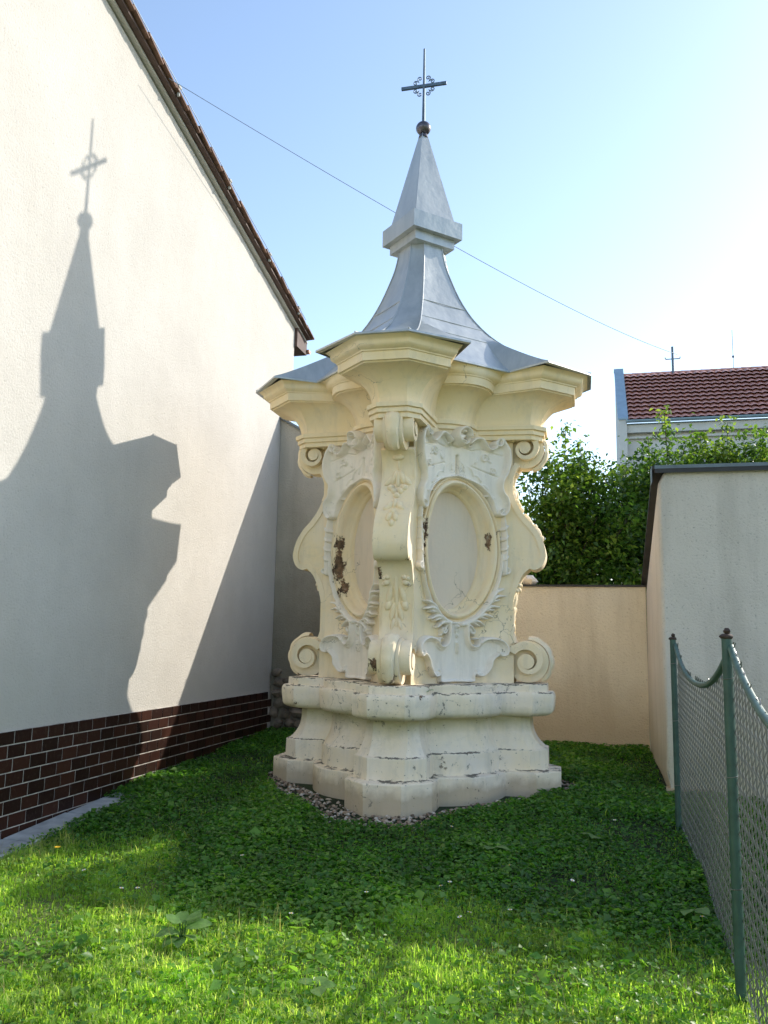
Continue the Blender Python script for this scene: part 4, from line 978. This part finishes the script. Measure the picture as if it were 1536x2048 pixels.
def add_blades(name, n, y0, y1, hlo, hhi, mat, label, wid=(.0024, .0048), lean=.95):
    x, y = fan_pts(n, y0, y1, rng); k = yard_ok(x, y, -.03); x, y = x[k], y[k]; n = len(x)
    vn = vnoise(x, y, 1.7, 2.2); keep = rng.uniform(0, 1, n) < np.clip(.75+vn*.9, .15, 1)*sunlit_lawn_zone(x, y); x, y, vn = x[keep], y[keep], vn[keep]; n = len(x)
    h = rng.uniform(hlo, hhi, n)*(1+.45*vn)*np.where(rng.uniform(0, 1, n) < .03, 1.8, 1); wd = rng.uniform(*wid, n); tuft = vnoise(x, y, 7.0, 9.1); az = rng.uniform(0, 2*np.pi, n)*.55+6*tuft; ln = np.abs(rng.normal(0, lean, n)); h = h*(1+.7*np.maximum(tuft, -.4))
    d = np.stack([np.cos(az), np.sin(az), 0*az], 1); sd_ = np.stack([-np.sin(az), np.cos(az), 0*az], 1)
    tw = rng.uniform(-1, 1, n)[:, None]; sd_ = sd_+d*tw*.6
    p = np.stack([x, y, gz(x, y)], 1); up = np.array([0, 0, 1.])
    H = h[:, None]; W_ = wd[:, None]; l_ = ln[:, None]
    m1 = p+up*H*.55+d*H*l_*.25; m2 = p+up*H*(1-.25*np.minimum(l_, 1.4))+d*H*l_*.85
    V = np.stack([p-sd_*W_, p+sd_*W_, m1+sd_*W_*.9, m1-sd_*W_*.9, m2], 1).reshape(-1, 3); k = np.arange(n)*5
    Q = np.concatenate([np.stack([k, k+1, k+2], 1), np.stack([k, k+2, k+3], 1), np.stack([k+3, k+2, k+4], 1)])
    me = raw_me(name, V, Q); a = me.attributes.new('shade', 'FLOAT', 'POINT')
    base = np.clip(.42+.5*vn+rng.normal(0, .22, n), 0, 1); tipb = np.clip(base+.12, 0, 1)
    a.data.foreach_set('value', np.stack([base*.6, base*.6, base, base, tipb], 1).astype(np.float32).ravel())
    return tag(obj_me(name, me, mat, kind='stuff'), label, 'grass')
def add_cover(name, n, y0, y1, mat, label, size=(.011, .024), hmax=.07, near_fade=True):
    x, y = fan_pts(n, y0, y1, rng); k = yard_ok(x, y, .0); x, y = x[k], y[k]; n = len(x)
    vn = vnoise(x, y, 1.3, 5.5); prob = np.clip(.8+vn*1.0, .3, 1)*(1.05-.93*sunlit_lawn_zone(x, y)); keep = rng.uniform(0, 1, n) < prob; x, y, vn = x[keep], y[keep], vn[keep]; n = len(x)
    L = rng.uniform(*size, n)*(1+.3*vn)*np.where(rng.uniform(0, 1, n) < .06, 2.0, 1); W_ = L*rng.uniform(.5, .95, n); z = gz(x, y)+rng.uniform(.2, 1, n)*hmax*(1+.5*vn)
    az = rng.uniform(0, 2*np.pi, n); el = rng.normal(.05, .4, n)
    d = np.stack([np.cos(az)*np.cos(el), np.sin(az)*np.cos(el), np.sin(el)], 1); upv = np.stack([rng.normal(0, .35, n), rng.normal(0, .35, n), np.ones(n)], 1)
    sd_ = np.cross(d, upv); sd_ /= np.linalg.norm(sd_, axis=1)[:, None]; nn = np.cross(sd_, d); p = np.stack([x, y, z], 1); Lc = L[:, None]; Wc = W_[:, None]
    V = np.stack([p-d*Lc, p+sd_*Wc+nn*Lc*.22, p+d*Lc-nn*Lc*.1, p-sd_*Wc+nn*Lc*.22], 1).reshape(-1, 3); k = np.arange(n)*4
    Q = np.concatenate([np.stack([k, k+1, k+2], 1), np.stack([k, k+2, k+3], 1)])
    me = raw_me(name, V, Q); a = me.attributes.new('shade', 'FLOAT', 'POINT'); a.data.foreach_set('value', np.repeat(np.clip(.45+.35*vn+rng.normal(0, .25, n)+.4*(sunlit_lawn_zone(x, y)-.1), 0, 1), 4).astype(np.float32))  # leaves in the sunlit zone lightened, sunlight put into their colour
    return tag(obj_me(name, me, mat, kind='stuff'), label, 'ground cover')
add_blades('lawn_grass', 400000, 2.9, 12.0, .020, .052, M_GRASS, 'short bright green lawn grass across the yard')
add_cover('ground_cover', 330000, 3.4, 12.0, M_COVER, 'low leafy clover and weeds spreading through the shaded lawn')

add_blades('dry_grass', 5200, 3.0, 11.5, .07, .13, leaf_mat('dry_stems', (0.22, 0.25, 0.08), (0.36, 0.33, 0.15), (0.50, 0.44, 0.24), 0.4, 0.7, 3.0, 1.2), 'taller dry stems and seed stalks standing up out of the lawn', (.0009, .0018), .45)

# ------------------------------------------------------------------ single plants
def broad_leaf(L, W_, droop, n=7):
    v = []; f = []
    for i in range(n+1):
        u = i/n; wv = W_*(math.sin(math.pi*min(1, u*.92+.08))**.75)*(1 if u < .98 else .1)
        z = L*(.35*u-droop*u*u); 
        for s, zz in ((-1, .10), (-.5, .03), (0, -.03), (.5, .03), (1, .10)):
            v.append((u*L, s*wv*(1+.06*math.sin(i*2.3+s*3)), z+zz*wv+.012*math.sin(i*1.9+s*2)*W_*4))
    for i in range(n):
        for j in range(4): f.append((i*5+j, (i+1)*5+j, (i+1)*5+j+1, i*5+j+1))
    return v, f
def rosette(name, label, x, y, leaves, mat=None, lift=.02, stem=True):
    T = thing(name, label, 'plant', (x, y, float(gz(x, y))+lift))
    for (az, L, W_, dr, h) in leaves:
        v, f = broad_leaf(L, W_, dr); o = obj('leaf', v, f, mat or M_BROAD, T, True, loc=(.02*math.cos(az), .02*math.sin(az), h), rot=(random.uniform(-.25, .25), 0, az))
        a = o.data.attributes.new('shade', 'FLOAT', 'POINT'); a.data.foreach_set('value', np.full(len(v), random.uniform(.3, .9), np.float32))
        MB().tube([(0, 0, 0), (.02*math.cos(az), .02*math.sin(az), h)], .004, 5).build('stalk', mat or M_BROAD, T)
    return T
rosette('dock_plant', 'big pale dock plant with wide leaves standing in the sunlit grass', -2.32, 4.66, [(2.9, .13, .048, .45, .05), (3.6, .14, .05, .5, .07), (1.2, .12, .042, .1, .11), (.3, .15, .052, .25, .10), (5.0, .11, .04, .55, .05), (5.8, .10, .04, .4, .06), (2.1, .12, .042, .15, .12), (4.3, .12, .046, .6, .05), (.9, .10, .035, -.1, .13), (3.1, .09, .034, -.1, .12)])
rosette('plantain_weed', 'weed with one round pale leaf in the shaded lawn toward the fence', -0.01, 7.38, [(4.4, .12, .055, .3, .05), (3.2, .13, .03, .3, .05), (6.0, .10, .04, .3, .04)])
rosette('plantain_weed', 'weed with pointed pale leaves in the shaded lawn before the gravel', -0.81, 6.86, [(2.6, .14, .035, .3, .05), (4.6, .12, .05, .3, .05), (5.8, .14, .03, .35, .05), (.8, .1, .03, .3, .05)])
rosette('plantain_weed', 'small broad weed in the sunlit grass at the frame bottom edge', -1.39, 4.30, [(1.5, .09, .035, .3, .04), (2.9, .10, .03, .35, .04), (5.2, .11, .04, .35, .04), (.2, .08, .03, .3, .04)])
rosette('plantain_weed', 'drooping pale leaves at the foot of the wire fence', 0.56, 5.85, [(3.4, .11, .045, .3, .07), (5.4, .12, .05, .35, .06), (4.3, .13, .045, .4, .06)])
rosette('wall_weed', 'tiny green weed sprouting from the shrine slab edge', *LP(1.10, -.62, 0, 0, True)[:2], [(-1.2, .06, .02, .3, .02), (-.3, .06, .02, .2, .03), (.9, .05, .018, .2, .03), (2.2, .05, .018, .3, .02), (-2.1, .05, .02, .4, .01)], lift=1.07-float(gz(0, LP(1.1, -.62, 0, 0, True)[1])))
rosette('corner_weed', 'sunlit leafy weed at the foot of the brown tiles', -4.5, 8.75, [(i*.9, .09, .03, .3, .04+.02*(i % 3)) for i in range(7)])
DA = [(-1.48, 5.58), (-1.01, 5.83), (-.99, 5.92), (-1.21, 7.28), (-.54, 5.51), (.14, 7.87), (-2.38, 7.34), (-3.07, 5.23), (-2.96, 5.26), (-2.57, 6.09), (.61, 5.7), (-.79, 5.4), (-.8, 5.34), (-.61, 6.38), (-1.83, 5.1), (-3.5, 5.5), (-.2, 6.2)]
def daisy(i, x, y, proto=[None]):
    if proto[0] is None:
        T = thing('daisy', 'small white daisy in the lawn', 'flower', (x, y, float(gz(x, y))), group='white daisies in the lawn')
        b = MB(); b.tube([(0, 0, 0), (.004, 0, .085)], .0014, 5); st_ = b.build('stem', M_GRASS, T)
        b = MB()
        for q in range(12):
            a = q*math.pi/6; ca, sa = math.cos(a), math.sin(a)
            b.add([(ca*.003, sa*.003, .086), (ca*.011-sa*.0032, sa*.011+ca*.0032, .089), (ca*.016, sa*.016, .088), (ca*.011+sa*.0032, sa*.011-ca*.0032, .089)], [(0, 1, 2, 3)])
        pe = b.build('petals', M_PETAL, T); b = MB(); b.blob((0, 0, .088), .005, .005, .004, 8, 5); ce = b.build('disc', M_YELL, T); proto[0] = (T, (st_, pe, ce)); return
    T0_, ch = proto[0]; T = T0_.copy(); COL.objects.link(T); T.location = (x, y, float(gz(x, y))); T.rotation_euler = (random.uniform(-.4, .1), random.uniform(-.3, .3), random.uniform(0, 6))
    for c in ch:
        d = c.copy(); COL.objects.link(d); d.parent = T
for i, (x, y) in enumerate(DA): daisy(i, x, y)
T = thing('dandelion', 'single yellow dandelion in the sunlit grass near the house', 'flower', (-3.99, 5.86, float(gz(0, 5.86))))
MB().tube([(0, 0, 0), (0, 0, .095)], .002, 5).build('stem', M_GRASS, T)
b = MB()
for q in range(40):
    a = q*2.4; rr = .004+.018*math.sqrt(q/40); b.add([(math.cos(a)*rr*.4, math.sin(a)*rr*.4, .096), (math.cos(a+.2)*rr, math.sin(a+.2)*rr, .103), (math.cos(a)*rr*1.2, math.sin(a)*rr*1.2, .104-.2*rr), (math.cos(a-.2)*rr, math.sin(a-.2)*rr, .103)], [(0, 1, 2, 3)])
b.build('flower_head', M_YELL, T)
